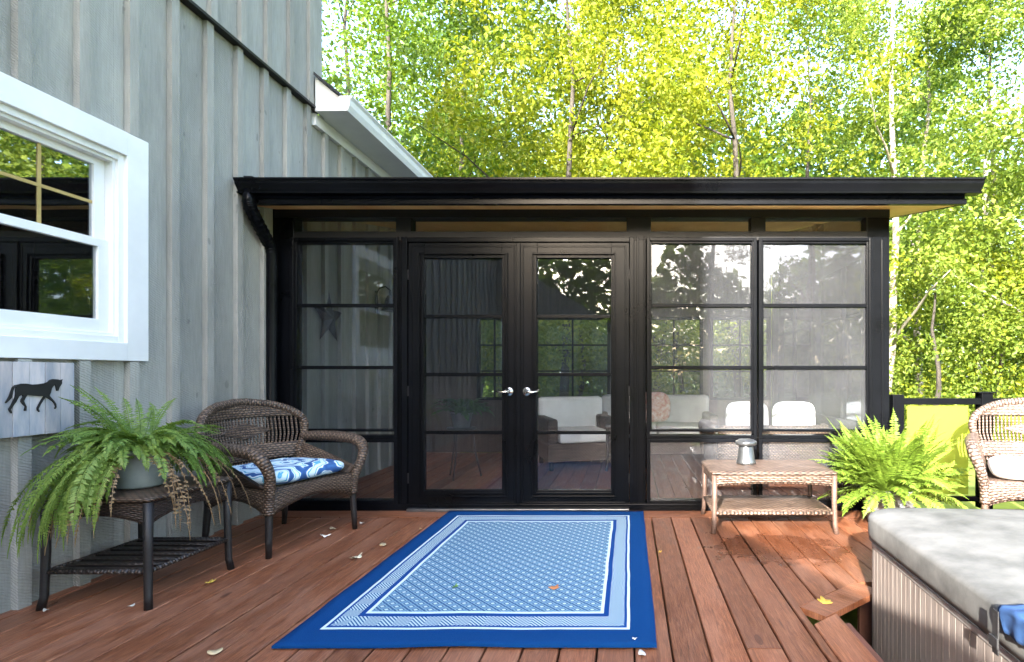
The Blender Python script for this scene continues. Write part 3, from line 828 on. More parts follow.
def cushion(name, mat, label, cat, loc, rot, w=.56, dp=.52, h=.085, group=None):
    m = MB()
    def fn(u, v):
        a = 2 * math.pi * u; ph = -math.pi / 2 + math.pi * v
        def se(c, e): return math.copysign(abs(c) ** e, c)
        k = se(math.cos(ph), .45)
        x = w / 2 * k * se(math.cos(a), .35); y = dp / 2 * k * se(math.sin(a), .35); z = h / 2 * se(math.sin(ph), .8)
        z += .008 * noise.noise(Vector((x * 9, y * 9, 0)))
        return (x, y, z + h / 2)
    m.grid(fn, 48, 16, 1, 1, True, True)
    o = m.build(name, mat, None, loc, rot); return tag(o, label, cat, group)

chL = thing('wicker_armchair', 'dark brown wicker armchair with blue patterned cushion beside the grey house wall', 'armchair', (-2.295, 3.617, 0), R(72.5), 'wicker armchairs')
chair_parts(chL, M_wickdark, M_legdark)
cushion('seat_cushion', M_cushblue, 'blue and white swirl patterned cushion on the dark wicker armchair', 'cushion', (-2.27, 3.607, .397), R(72.5), w=.6, dp=.54, h=.105)
chR = dup(chL, (2.70, 3.62, 0), R(-30), 'sunlit wicker armchair with white cushion behind the hot tub')
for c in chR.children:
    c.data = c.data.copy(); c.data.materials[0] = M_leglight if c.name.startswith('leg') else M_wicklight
cushion('seat_cushion', M_cushwhite, 'plain white cushion on the sunlit armchair behind the hot tub', 'cushion', (2.69, 3.605, .397), R(-30), h=.12)

def table_parts(root, w, dp, h, zs, apron, mat, legmat, topmat=None, slats=False):
    hw, hd = w / 2, dp / 2
    for sx in (-1, 1):
        for sy in (-1, 1):
            m = MB(); x, y = sx * (hw - .03), sy * (hd - .03)
            m.tube([(x + sx * .012, y + sy * .012, 0), (x + sx * .004, y + sy * .004, .06), (x, y, h * .5), (x, y, h - .03)], [.017, .0165, .018, .020], 10)
            m.build('leg', legmat, root)
    m = MB()   # rounded top
    def fn(u, v):
        a = 2 * math.pi * u; ph = -math.pi / 2 + math.pi * v
        def se(c, e): return math.copysign(abs(c) ** e, c)
        k = se(math.cos(ph), .18)
        return (hw * k * se(math.cos(a), .14), hd * k * se(math.sin(a), .14), h - .018 + .018 * math.sin(ph))
    b = len(m.f); m.grid(fn, 64, 12, 1, 1, True, True)
    for i in range(b, len(m.f)): m.uv[i] = [(m.v[q][0], m.v[q][1] * 1.0 + m.v[q][2]) for q in m.f[i]]
    m.build('tabletop', topmat or mat, root)
    m = MB()
    def apr(p, q):
        p, q = Vector(p), Vector(q); L = (q - p).length
        def f2(u, v):
            lo = h - apron + .75 * (apron - .07) * math.sin(math.pi * u) ** .7; z = lo + (h - .03 - lo) * v
            b = p.lerp(q, u); return (b.x, b.y, z)
        m.slab(f2, 18, 5, .016, L, apron)
        m.tube([Vector(f2(i / 18, 0)) for i in range(19)], .009, 6)
    i_ = .028
    apr((-hw + i_, -hd + i_, 0), (hw - i_, -hd + i_, 0)); apr((hw - i_, -hd + i_, 0), (hw - i_, hd - i_, 0)); apr((hw - i_, hd - i_, 0), (-hw + i_, hd - i_, 0)); apr((-hw + i_, hd - i_, 0), (-hw + i_, -hd + i_, 0))
    m.build('apron', mat, root)
    m = MB()
    if slats:
        n = 7
        for k in range(n):
            y = -hd + .05 + (dp - .1) * k / (n - 1); m.slab(lambda u, v: ((2 * u - 1) * (hw - .03), y - .024 + .048 * v, zs), 2, 1, .012, w, .048)
    else: m.slab(lambda u, v: ((2 * u - 1) * (hw - .03), (2 * v - 1) * (hd - .03), zs), 4, 4, .018, w, dp)
    c = [(-hw + .03, -hd + .03, zs), (hw - .03, -hd + .03, zs), (hw - .03, hd - .03, zs), (-hw + .03, hd - .03, zs)]
    for i in range(4): m.tube([c[i], c[(i + 1) % 4]], .012, 8)
    m.build('shelf', mat, root)

tl = thing('side_table', 'dark wicker side table with slatted lower shelf holding the trailing fern', 'side table', (-2.447, 2.78, 0), R(0))
table_parts(tl, .53, .56, .52, .17, .135, M_wickblack, M_legdark, M_wickdark, True)
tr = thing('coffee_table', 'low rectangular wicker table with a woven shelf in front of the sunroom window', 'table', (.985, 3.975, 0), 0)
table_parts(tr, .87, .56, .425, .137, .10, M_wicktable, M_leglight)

# silver lantern
ln = thing('lantern', 'small silver metal lantern with a wide cap on the low wicker table', 'lantern', (wx(746, 4.02), 4.02, .426))
m = MB(); m.lathe([(.066, 0), (.072, .006), (.070, .016), (.063, .03), (.052, .125), (.048, .132)], 24, cap_top=True); m.build('body', M_galv, ln)
m = MB(); m.lathe([(.05, .1315), (.070, .136), (.078, .142), (.078, .160), (.074, .166), (.06, .168), (.058, .176), (.02, .178)], 24, cap_top=True); m.build('cap', M_galv, ln)

# ------------------------------------------------------------------ ferns
def frond(m, base, az, e0, e1, L, pl, n=26, r=None, w=.0045, twist=0, gap=0, pw=1.15):
    r = r or rng
    p = Vector(base); S = 22; pts = [p.copy()]; dirs = []
    azd = r.uniform(-.8, .8)
    for i in range(S):
        t = i / S; e = e0 + (e1 - e0) * t ** pw; a = az + azd * t
        dv_ = Vector((math.cos(a) * math.cos(e), math.sin(a) * math.cos(e), math.sin(e))); dirs.append(dv_)
        p = p + dv_ * (L / S); pts.append(p.copy())
    dirs.append(dirs[-1])
    for i in range(S):      # rachis: thin three-sided stem
        pass
    m.tube(pts[::3] + [pts[-1]], [.0022] * (len(pts[::3])) + [.0008], 3, caps=False)
    for i in range(n):
        t = .10 + .9 * i / n; q = t * S; k = min(int(q), S - 1); f = q - k
        c = pts[k].lerp(pts[k + 1], f); dv_ = dirs[k]
        side = dv_.cross(Vector((0, 0, 1)))
        if side.length < .05: side = Vector((-math.sin(az), math.cos(az), 0))
        side.normalize(); upv = side.cross(dv_).normalized()
        side = side * math.cos(twist) + upv * math.sin(twist)
        l = pl * (math.sin(math.pi * min(1, .18 + t * .82)) ** .6) * (1 if t < .85 else (1 - t) / .15 * .8 + .2)
        for sg in (-1, 1):
            if gap and r.random() < gap: continue
            a_ = (side * sg + dv_ * r.uniform(.2, .45) + Vector((0, 0, r.uniform(-.35, .15)))).normalized()
            b_ = a_.cross(upv).normalized()
            ll = l * r.uniform(.8, 1.15); ww = w * r.uniform(.85, 1.25)
            j = len(m.v)
            m.v += [tuple(c), tuple(c + a_ * ll * .35 + b_ * ww), tuple(c + a_ * ll + Vector((0, 0, -.12 * ll))), tuple(c + a_ * ll * .35 - b_ * ww)]
            m.face((j, j + 1, j + 2, j + 3))
def fern(root, zb, spread, specs, mat, seed, name='fronds', pw=1.15):
    r = random.Random(seed); m = MB()
    for (cnt, e0r, e1r, Lr, pl, n, w, gap, azr, *own) in specs:
        for i in range(cnt):
            az = r.uniform(*azr); rad = spread * math.sqrt(r.random())
            frond(m, (rad * math.cos(az), rad * math.sin(az), zb), az + r.uniform(-.3, .3), R(r.uniform(*e0r)), R(r.uniform(*e1r)), r.uniform(*Lr), pl * r.uniform(.8, 1.15), n, r, w, r.uniform(-.5, .5), gap, own[0] if own else pw)
    return m.build(name, mat, root, fix=False)
TAU = 2 * math.pi
fl_ = thing('potted_fern', 'trailing green fern with dry brown strands in a teal pot on the dark side table', 'fern', (-2.43, 2.73, .523), group='potted ferns')
m = MB(); m.lathe([(.085, 0), (.095, .01), (.118, .12), (.124, .165), (.132, .168), (.132, .19), (.122, .19), (.116, .165), (.0, .16)], 28); m.build('pot', M_pot, fl_)
fern(fl_, .17, .08, [
    (100, (50, 90), (-85, -20), (.22, .38), .031, 32, .0050, .06, (R(-25), R(285)), .95),
    (20, (50, 85), (-85, -45), (.18, .30), .029, 28, .0050, .06, (R(280), R(338)), .7),
    (62, (66, 89), (-96, -88), (.36, .74), .032, 50, .0050, .09, (R(238), R(277)), .40),
    (22, (60, 88), (-96, -84), (.22, .36), .032, 34, .0050, .06, (R(110), R(235)), .55),
    (40, (45, 80), (-96, -75), (.28, .48), .032, 36, .0050, .07, (R(-28), R(100)), .6),
    (14, (66, 88), (0, 55), (.28, .42), .029, 28, .0050, .0, (R(60), R(250)), 1.2)], M_fern, 11, pw=.72)
fern(fl_, .165, .10, [(26, (10, 45), (-92, -84), (.34, .62), .020, 26, .0055, .35, (R(225), R(390)))], M_ferndry, 5, 'dry_fronds', pw=.5)
fr_ = thing('potted_fern', 'bright yellow green upright fern in a grey pot between low table and railing', 'fern', (1.86, 3.93, 0), group='potted ferns')
m = MB(); m.lathe([(.13, 0), (.14, .01), (.175, .22), (.18, .235), (.195, .24), (.195, .275), (.182, .275), (.17, .235), (.0, .235)], 28); m.build('pot', M_potgrey, fr_)
fern(fr_, .24, .12, [
    (105, (52, 88), (0, 60), (.42, .64), .055, 30, .0085, 0, (0, TAU)),
    (95, (25, 60), (-45, 10), (.36, .56), .055, 28, .0085, 0, (0, TAU)),
    (26, (5, 30), (-70, -35), (.32, .50), .05, 26, .008, .02, (0, TAU))], M_fernlight, 21)

# ------------------------------------------------------------------ wall sign with the walking horse
X0 = WALL + .0345; sx1 = X0 + .024
sgn = thing('horse_sign', 'weathered plank wall sign with a black walking horse below the white window', 'wall sign', (X0, 2.62, .965))
m = MB(); sy0, sy1 = 2.405, wally(75, sx1); sz0, sz1 = .795, 1.135
n = 5; pw = (sy1 - sy0) / n
for k in range(n): m.box(0, .022 + .002 * (k % 2), sy0 + pw * k + .001 - 2.62, sy0 + pw * (k + 1) - .001 - 2.62, sz0 - .965, sz1 - .965)
m.build('board', M_plank, sgn, bevel=.0015)
hp = [(150,203),(125,208),(105,228),(92,265),(80,300),(62,330),(48,352),(52,356),(75,338),(97,315),(105,290),(112,255),(125,228),(138,220),(132,250),(133,275),(128,305),(112,340),(95,375),(75,405),(82,425),(95,442),(104,440),(92,410),(112,380),(138,345),(160,302),(185,287),(195,300),(178,325),(175,345),(195,370),(212,385),(205,410),(205,420),(220,420),(222,385),(210,360),(200,340),(215,310),(228,289),(270,293),(320,299),(368,298),(345,330),(325,365),(310,395),(312,415),(325,430),(332,428),(322,405),(335,375),(360,335),(382,305),(410,322),(440,344),(455,365),(462,385),(455,402),(462,404),(470,390),(466,360),(448,335),(420,305),(412,293),(423,270),(431,235),(445,215),(461,206),(465,220),(472,255),(484,255),(495,225),(515,195),(514,172),(522,160),(500,166),(480,160),(440,157),(415,165),(400,180),(370,192),(320,200),(270,203),(220,195),(180,195)]
xh = sx1 + .006
def hmap(x, z, s): return (xh - .005 + .005 * s - X0, wally(x / 8.275, xh) - 2.62, wz(360 + z / 8.275, wally(x / 8.275, xh)) - .965)
m = MB(); m.prism(hp, hmap); m.build('horse', M_horse, sgn)

# ------------------------------------------------------------------ rug and fallen leaves
RX0, RX1, RY0, RY1 = -1.30, .103, gy(650), gy(513)
RX0 = wx(272, RY0); RX1 = .5 * (wx(662, RY0) + wx(641, RY1))
RW, RL = RX1 - RX0, RY1 - RY0
m = MB()
def rugf(u, v):
    x = RX0 + RW * u; y = RY0 + RL * v; e = min(u * RW, (1 - u) * RW, v * RL, (1 - v) * RL)
    return (x + .004 * noise.noise(Vector((y * 3, 0, 1))), y + .004 * noise.noise(Vector((x * 3, 5, 1))), .0105 + .006 * max(0, noise.noise(Vector((x * 2.2, y * 2.6, 3)))) + .010 * max(0, 1 - e / .10) * max(0, noise.noise(Vector((x * 2.1, y * 2.1, 8)))))
m.slab(rugf, 36, 54, .010, RW, RL)
tag(m.build('area_rug', rug_mat(RW, RL)), 'blue bordered outdoor rug with woven lattice pattern before the doors', 'rug')

def leaf_shape(lob, r):
    pts = []
    for i in range(36):
        a = 2 * math.pi * i / 36; pts.append((math.cos(a), math.sin(a), (.55 + .45 * abs(math.cos(a * 2.5)) ** 1.5) if lob else (1 if abs(math.cos(a)) > .2 else 1)))
    return pts
leafcols = {'cream': ((.62, .55, .38), (.75, .68, .5)), 'yellow': ((.6, .38, .04), (.75, .55, .10)), 'tan': ((.45, .33, .18), (.6, .47, .28)), 'green': ((.10, .25, .04), (.2, .38, .07)), 'rust': ((.35, .12, .04), (.5, .22, .08)), 'white': ((.7, .66, .58), (.8, .76, .7))}
leafm = {k: pmat('fallen_leaf_' + k, a, b, 30, rough=.7) for k, (a, b) in leafcols.items()}
LV = [(333, 530, 'cream', .062, 0, 'rounded cream fallen leaf on the deck beside the armchair front leg'),
      (326, 537, 'white', .07, 1, 'pale curled star shaped leaf on the deck in front of the armchair'),
      (362, 524, 'white', .035, 0, 'small whitish leaf scrap beside the right front leg of the armchair'),
      (356, 559, 'cream', .085, 1, 'broad cream lobed leaf on the deck left of the rug'),
      (383, 546, 'tan', .060, 0, 'narrow tan leaf lying near the rug left edge'),
      (210, 583.5, 'yellow', .06, 1, 'golden yellow lobed leaf on the deck by the dark side table'),
      (215, 654, 'tan', .05, 0, 'slim tan leaf on the deck at the lower edge'),
      (131, 607, 'white', .03, 0, 'tiny pale leaf beside the near leg of the dark side table'),
      (46, 612, 'white', .03, 0, 'tiny pale leaf at the foot of the side table next to the wall'),
      (455, 591, 'green', .05, 1, 'small green leaf lying on the rug lattice pattern'),
      (554, 592, 'rust', .06, 1, 'rusty brown curled leaf lying on the rug'),
      (660, 553, 'yellow', .042, 1, 'small orange yellow leaf on the deck right of the rug'),
      (825, 603, 'yellow', .085, 1, 'large curled yellow leaf on the deck beside the hot tub'),
      (642, 655.5, 'white', .042, 0, 'oval whitish leaf on the deck at the rug near corner'),
      (634.5, 643.5, 'white', .022, 1, 'tiny white leaf scrap on the blue rug corner'),
      (421, 530, 'tan', .03, 0, 'small tan leaf scrap beside the rug far left edge')]
for i, (px, py, c, sz, lob, lab) in enumerate(LV):
    r = random.Random(i * 7 + 3); m = MB(); pts = leaf_shape(lob, r); asp = r.uniform(.55, .8)
    Y = gy(py); X = wx(px, Y); onrug = RX0 < X < RX1 and RY0 < Y < RY1
    cu = r.uniform(.25, .5)
    def lf(x, y): return cu * abs(x) ** 1.6 * 1.0 + .12 * math.sin(4 * y + i)
    base = len(m.v)
    for lay in (0, 1):
        m.v.append((0, 0, (lf(0, 0) + .03 * lay) * sz * .5))
        for k, (ca, sa, rr) in enumerate(pts):
            x, y = ca * rr, sa * rr * asp; m.v.append((x * sz * .5, y * sz * .5, (lf(x, y) + .03 * lay) * sz * .5))
    nP = len(pts)
    for lay in (0, 1):
        b = base + lay * (nP + 1)
        for k in range(nP):
            q = (b, b + 1 + k, b + 1 + (k + 1) % nP); m.face(q if lay else q[::-1], None, True)
    for k in range(nP):
        l = (k + 1) % nP; m.face((base + 1 + k, base + 1 + l, base + nP + 2 + l, base + nP + 2 + k))
    o = m.build('fallen_leaf', leafm[c], None, (X, Y, .020 if onrug else .006), r.uniform(0, TAU)); tag(o, lab, 'leaf', 'fallen leaves')

# ------------------------------------------------------------------ hot tub, cover, strap, cloth
ang = math.atan2(-.078, 1.205); HS = 1.05
u_ = Vector((math.cos(ang), math.sin(ang), 0)); v_ = Vector((math.sin(ang), -math.cos(ang), 0))
corner = Vector((1.154, 2.725, 0)); ctr = corner + u_ * HS + v_ * HS
TUB = (ctr.x, ctr.y, 0)
def rounded(hs, rad, step=.05):
    pts = []; n = 8; s_ = hs - rad
    for cx, cy, a0 in ((s_, s_, 0), (-s_, s_, 90), (-s_, -s_, 180), (s_, -s_, 270)):
        for k in range(n + 1): a = R(a0 + 90 * k / n); pts.append(Vector((cx + rad * math.cos(a), cy + rad * math.sin(a), 0)))
        # straight run towards the next corner
        nx = {0: (-s_, s_ + rad), 90: (-s_ - rad, -s_), 180: (s_, -s_ - rad), 270: (s_ + rad, s_)}[a0]
        p = pts[-1]; q = Vector((nx[0], nx[1], 0)); m_ = int((q - p).length / step)
        for k in range(1, m_): pts.append(p.lerp(q, k / m_))
    return pts
tub = thing('hot_tub', 'sunken square hot tub with ribbed grey brown cabinet at the right edge', 'hot tub', TUB, ang)
m = MB(); base = rounded(HS, .16, .042); prof2 = []
for i, p in enumerate(base):
    q = base[(i + 1) % len(base)]; tn = (q - p).normalized(); nr = Vector((tn.y, -tn.x, 0)); L = (q - p).length
    g_ = min(.006, L * .2)
    prof2 += [p - nr * .0022, p + tn * g_ * .55, q - tn * g_ * .55]
n = len(prof2); b = len(m.v); zz = [-.42, .262]
for z in zz:
    for p in prof2: m.v.append((p.x, p.y, z))
for i in range(n):
    j = (i + 1) % n; m.face((b + i, b + j, b + n + j, b + n + i))
m.build('cabinet', M_tubpanel, tub)
def rings(m, rs, hs, rad, step=.05, wob=0, seed=0):
    ps = rounded(hs, rad, step); n = len(ps); b = len(m.v)
    for (ins, z) in rs:
        f = (hs - ins) / hs
        for p in ps:
            q = p * f; zz_ = z
            if wob: zz_ += wob * noise.noise(Vector((q.x * 3, q.y * 3, seed))) * min(1, ins * 6 + .25); q = q * (1 + wob * .4 * noise.noise(Vector((q.x * 5, q.y * 5, seed + 4))))
            m.v.append((q.x, q.y, zz_))
    for i in range(len(rs) - 1):
        for k in range(n):
            l = (k + 1) % n; m.face((b + i * n + k, b + i * n + l, b + (i + 1) * n + l, b + (i + 1) * n + k), None, True)
    return b + (len(rs) - 1) * n, n
m = MB(); rings(m, [(.06, .25), (.0, .2625), (-.003, .266), (-.003, .296), (.0, .300), (.08, .300)], HS, .17); m.build('rim', M_tubrim, tub)
cv = thing('spa_cover', 'pale weathered vinyl cover lying on the hot tub', 'hot tub cover', (ctr.x, ctr.y, .302), ang)
m = MB()
b0, n = rings(m, [(.03, .003), (-.018, .003), (-.022, .03), (-.022, .098), (-.016, .110), (.0, .118), (.05, .124), (.16, .132), (.30, .147), (.45, .152), (.60, .157), (.75, .160), (.9, .162), (1.0, .163)], HS, .20, .05, .010, 2)
m.face([b0 + k for k in range(n)])
m.build('lid', M_vinyl, cv)
m = MB()
for ins, z, rr in ((-.020, .003, .0025),):
    m.tube([p * ((HS - ins) / HS) + Vector((0, 0, z - .012 * (z > .1) )) for p in rounded(HS, .20, .08)], rr * .6, 6, closed=True)
m.build('piping', M_strap, cv)
# strap with buckle on the left side
def on_left(y):  # world Y -> local y along the left side
    return -(2.725 - y) / math.cos(ang) + HS
ly = on_left(1.545)
m = MB(); xl = -HS - .044
m.box(xl - .004, xl, ly - .014, ly + .014, -.01, .10); m.box(xl - .010, xl - .0045, ly - .020, ly + .020, .01, .04)
m.box(xl - .0035, xl - .0005, ly - .0138, ly + .0138, .0995, .114)
m.build('strap', M_strap, cv, bevel=.001)
m = MB()
def cl(u, v):
    y = ly - .125 + (.128 - .06 * abs(v - .45)) * u + .008 * math.sin(7 * v); s_ = -.065 + .13 * v
    wv = .003 * math.sin(u * 11 + v * 3) + .004 * noise.noise(Vector((u * 4, v * 4, 1)))
    if s_ < 0: return (-HS - .034 + wv, y, .128 + s_)
    return (-HS - .034 + s_, y, .128 + .12 * s_ ** .6 * .45 + wv)
m.slab(cl, 14, 14, .006, .2, .26)
o = m.build('blue_cloth', M_bluecloth, None, (ctr.x, ctr.y, .302), ang); tag(o, 'small blue cloth draped over the near edge of the tub cover', 'cloth')

# ------------------------------------------------------------------ railing
t = NT('frosted_railing_panel'); tr_ = t.n('BsdfTranslucent'); t.set(tr_.inputs[0], (.55, .60, .12)); df = t.n('BsdfDiffuse'); t.set(df.inputs[0], (.50, .54, .10)); tp_ = t.n('BsdfTransparent'); t.set(tp_.inputs[0], (.75, .8, .4))
a1 = t.n('MixShader'); a1.inputs[0].default_value = .45; t.t.links.new(df.outputs[0], a1.inputs[1]); t.t.links.new(tr_.outputs[0], a1.inputs[2])
a2 = t.n('MixShader'); a2.inputs[0].default_value = .5; t.t.links.new(a1.outputs[0], a2.inputs[1]); t.t.links.new(tp_.outputs[0], a2.inputs[2]); t.t.links.new(a2.outputs[0], t.out.inputs[0])
YR = YF + .07
rl = thing('deck_railing', 'black deck railing with yellow green tinted panels right of the sunroom', 'railing', (2.1, YR, 0))
def rb(m, name, mat, **k): o = m.build(name, mat, rl, **k); o.location = (-2.1, -YR, 0); return o
m = MB(); m.box(2.17, 5.2, YR - .035, YR + .035, .835, .885); m.box(2.17, 5.2, YR - .02, YR + .02, .055, .095); rb(m, 'rail', M_black, bevel=.004)
for px in (896, 984, 1072, 1160, 1248):
    x = wx(px, YR); m = MB(); h2 = .925 if px > 900 else .915
    m.box(x - .045, x + .045, YR - .045, YR + .045, 0, h2); m.box(x - .07, x + .07, YR - .055, YR + .055, h2, h2 + .012) if px > 900 else None
    rb(m, 'post', M_black, bevel=.004)
for a_, b_ in ((907, 968), (1000, 1058), (1086, 1146), (1174, 1234)):
    m = MB(); m.box(wx(a_, YR), wx(b_, YR), YR - .004, YR + .004, .11, .825); rb(m, 'panel', t.m)

# ------------------------------------------------------------------ inside the sunroom
st = thing('barn_star', 'dark tin barn star hung on the house wall inside the sunroom', 'wall star', (WALL + .027, 5.13, 1.60))
m = MB(); pts = []
for k in range(10):
    a = math.pi / 2 + math.pi * k / 5; r_ = .26 if k % 2 == 0 else .105; pts.append((math.cos(a) * r_, math.sin(a) * r_))
b = len(m.v); m.v.append((.055, 0, 0)); m.v.append((0, 0, 0)); m.v += [(.002, p[0], p[1]) for p in pts]
for k in range(10): m.face((b, b + 2 + k, b + 2 + (k + 1) % 10)); m.face((b + 1, b + 2 + (k + 1) % 10, b + 2 + k))
m.build('star', M_rust, st)
bl = thing('wall_bell', 'dark metal bell on a curled bracket on the wall inside the sunroom', 'bell', (WALL + .03, 6.1, 1.75))
m = MB(); m.tube([(0, 0, .02), (0, 0, .22), (.03, 0, .28), (.10, 0, .30), (.15, 0, .26), (.15, 0, .20)], .009, 8); m.box(-.003, .006, -.03, .03, 0, .25); m.build('bracket', M_rust, bl)
m = MB(); m.lathe([(.095, 0), (.09, .012), (.065, .05), (.052, .12), (.03, .165), (.01, .175)], 20, (.15, 0, .03), cap_top=True); m.build('bell', M_rust, bl)
lv = thing('loveseat', 'wicker loveseat with two white back cushions inside the sunroom, its back to the glass', 'loveseat', (1.42, 5.85, 0), R(183))
m = MB(); m.slab(lambda u, v: ((2 * u - 1) * .56, .33 + .05 * v + .02 * math.cos(math.pi * (u - .5)), .12 + .42 * v), 12, 5, .03, 1.1, .42); m.tube([((2 * i / 12 - 1) * .56, .38 + .02 * math.cos(math.pi * (i / 12 - .5)), .545) for i in range(13)], .028, 8); m.build('backrest', M_wickdark, lv)
m = MB(); m.slab(lambda u, v: ((2 * u - 1) * .54, -.34 + .66 * v, .30), 4, 4, .05, 1.1, .66); m.slab(lambda u, v: ((2 * u - 1) * .54, -.345, .13 + .17 * v + .06 * math.sin(math.pi * u) * (1 - v)), 12, 3, .025, 1.1, .17); m.build('seat', M_wickdark, lv)
for sg in (-1, 1):
    m = MB(); m.tube([(sg * .56, .36, .54), (sg * .60, .15, .56), (sg * .61, -.15, .56), (sg * .60, -.32, .52), (sg * .57, -.35, .40), (sg * .56, -.34, .2)], .036, 10); m.slab(lambda u, v: (sg * (.55 + .04 * v), -.32 + .66 * u, .14 + .40 * v), 4, 4, .02, .66, .4); m.build('armrest', M_wickdark, lv)
    for y in (-.31, .31):
        m = MB(); m.tube([(sg * .53, y * 1.04, 0), (sg * .53, y, .16)], .02, 8); m.build('leg', M_legdark, lv)
    m = MB()
    def bc(u, v):
        a = 2 * math.pi * u; ph = -math.pi / 2 + math.pi * v
        def se(c, e): return math.copysign(abs(c) ** e, c)
        k = se(math.cos(ph), .45); return (sg * .24 + .215 * k * se(math.cos(a), .35), .27 + .075 * k * se(math.sin(a), .6), .60 + .20 * se(math.sin(ph), .45))
    m.grid(bc, 32, 14, 1, 1, True, True); m.build('back_cushion', M_cushwhite, lv)
    m = MB(); m.box(sg * .01, sg * .49, -.35, .20, .327, .43); m.build('seat_cushion', M_cushwhite, lv, bevel=.04)
def sofa(x, y, rot, w, label, mat):
    s_ = thing('sofa', label, 'sofa', (x, y, 0), rot)
    m = MB(); m.box(-w / 2, w / 2, -.38, .38, .10, .30); m.build('base', M_wickdark, s_, bevel=.02)
    m = MB(); m.box(-w / 2 + .02, w / 2 - .02, .26, .40, .30, .80); m.build('backrest', mat, s_, bevel=.05)
    for sg in (-1, 1):
        m = MB(); m.box(sg * w / 2 - sg * .12, sg * w / 2, -.38, .36, .30, .58); m.build('armrest', M_wickdark, s_, bevel=.03)
    k = max(1, round(w / .7))
    for i in range(k):
        m = MB(); cw = (w - .26) / k; m.box(-w / 2 + .13 + cw * i + .004, -w / 2 + .13 + cw * (i + 1) - .004, -.38, .25, .30, .44); m.build('seat_cushion', mat, s_, bevel=.04)
    for sx in (-1, 1):
        for sy in (-1, 1):
            m = MB(); m.tube([(sx * (w / 2 - .06), sy * .3, 0), (sx * (w / 2 - .06), sy * .3, .11)], .025, 8); m.build('leg', M_legdark, s_)
    return s_
sofa(-.62, 6.55, R(20), .86, 'pale grey upholstered chair inside the sunroom behind the right door', M_cushwhite)
sofa(.35, 7.1, R(0), 1.5, 'pale sofa under the back windows inside the sunroom', M_greyfab)
cushion('throw_pillow', M_redpat, 'red patterned throw pillow on the indoor sofa', 'pillow', (.32, 7.05, .47), R(0), .42, .16, .38)
it = thing('side_table', 'dark square table inside the sunroom beside the pale chair', 'side table', (-.02, 6.35, 0))
table_parts(it, .5, .5, .5, .16, .12, M_wickblack, M_legdark)
ps = thing('plant_stand', 'dark metal plant stand inside the sunroom behind the left door', 'plant stand', (-1.75, 5.75, 0))
m = MB(); m.lathe([(.14, .50), (.15, .505), (.15, .52), (.14, .525)], 20, cap_top=True)
m.build('top', M_rust, ps)
for k in range(3):
    a = TAU * k / 3 + .4; m = MB(); m.tube([(.20 * math.cos(a), .20 * math.sin(a), 0), (.13 * math.cos(a), .13 * math.sin(a), .3), (.12 * math.cos(a), .12 * math.sin(a), .505)], .010, 8); m.build('leg', M_rust, ps)
fi = thing('potted_fern', 'dark green fern on the plant stand inside the sunroom', 'fern', (-1.75, 5.75, .526), group='potted ferns')
m = MB(); m.lathe([(.08, 0), (.11, .14), (.118, .15), (.105, .15), (.0, .13)], 20); m.build('pot', M_potgrey, fi)
fern(fi, .13, .06, [(45, (30, 85), (-80, -10), (.28, .42), .05, 22, .009, 0, (0, TAU))], M_ferndark, 31)

# ------------------------------------------------------------------ trees
def crown_mesh(seed, Hh, rad, base, n_cl, per, leaf, sparse=1., flat=.55, shape='round'):
    r = random.Random(seed); V = []; Fc = []
    for c in range(n_cl):
        t = r.random() ** .9; z = base + (Hh - base) * t
        if shape == 'cone': env = rad * (1 - t) * 1.0 + .15
        else: env = rad * (math.sin(math.pi * min(1, .12 + .86 * t)) ** .55)
        rr = env * math.sqrt(r.uniform(.10, 1)); a = r.uniform(0, TAU)
        cx, cy = rr * math.cos(a), rr * math.sin(a); cr = r.uniform(.35, .95) * (rad / 3) ** .5
        # keep some bays empty for gaps
        if noise.noise(Vector((cx * .45 + seed, cy * .45, z * .35))) < -.22 * sparse: continue
        for k in range(int(per * cr * 1.3)):
            u = Vector((r.gauss(0, 1), r.gauss(0, 1), r.gauss(0, 1))).normalized() * (r.random() ** .42)
            p = Vector((cx + u.x * cr, cy + u.y * cr, z + u.z * cr * flat))
            nr = (u * .7 + Vector((r.gauss(0, .6), r.gauss(0, .6), r.gauss(.45, .6)))).normalized()
            t1 = nr.orthogonal().normalized(); t1 = Quaternion(nr, r.uniform(0, TAU)) @ t1; t2 = nr.cross(t1)
            s_ = leaf * r.uniform(.5, 1.45); j = len(V)
            if shape == 'cone': a_, b_ = s_ * 1.5, s_ * .28
            else: a_, b_ = s_, s_ * .62
            V += [p - t1 * a_ * .5, p + t2 * b_ * .5 + nr * s_ * .1, p + t1 * a_ * .5, p - t2 * b_ * .5 + nr * s_ * .1]
            Fc.append((j, j + 1, j + 2, j + 3))
    me = bpy.data.meshes.new('crown'); me.from_pydata([tuple(v) for v in V], [], Fc); me.update(); return me
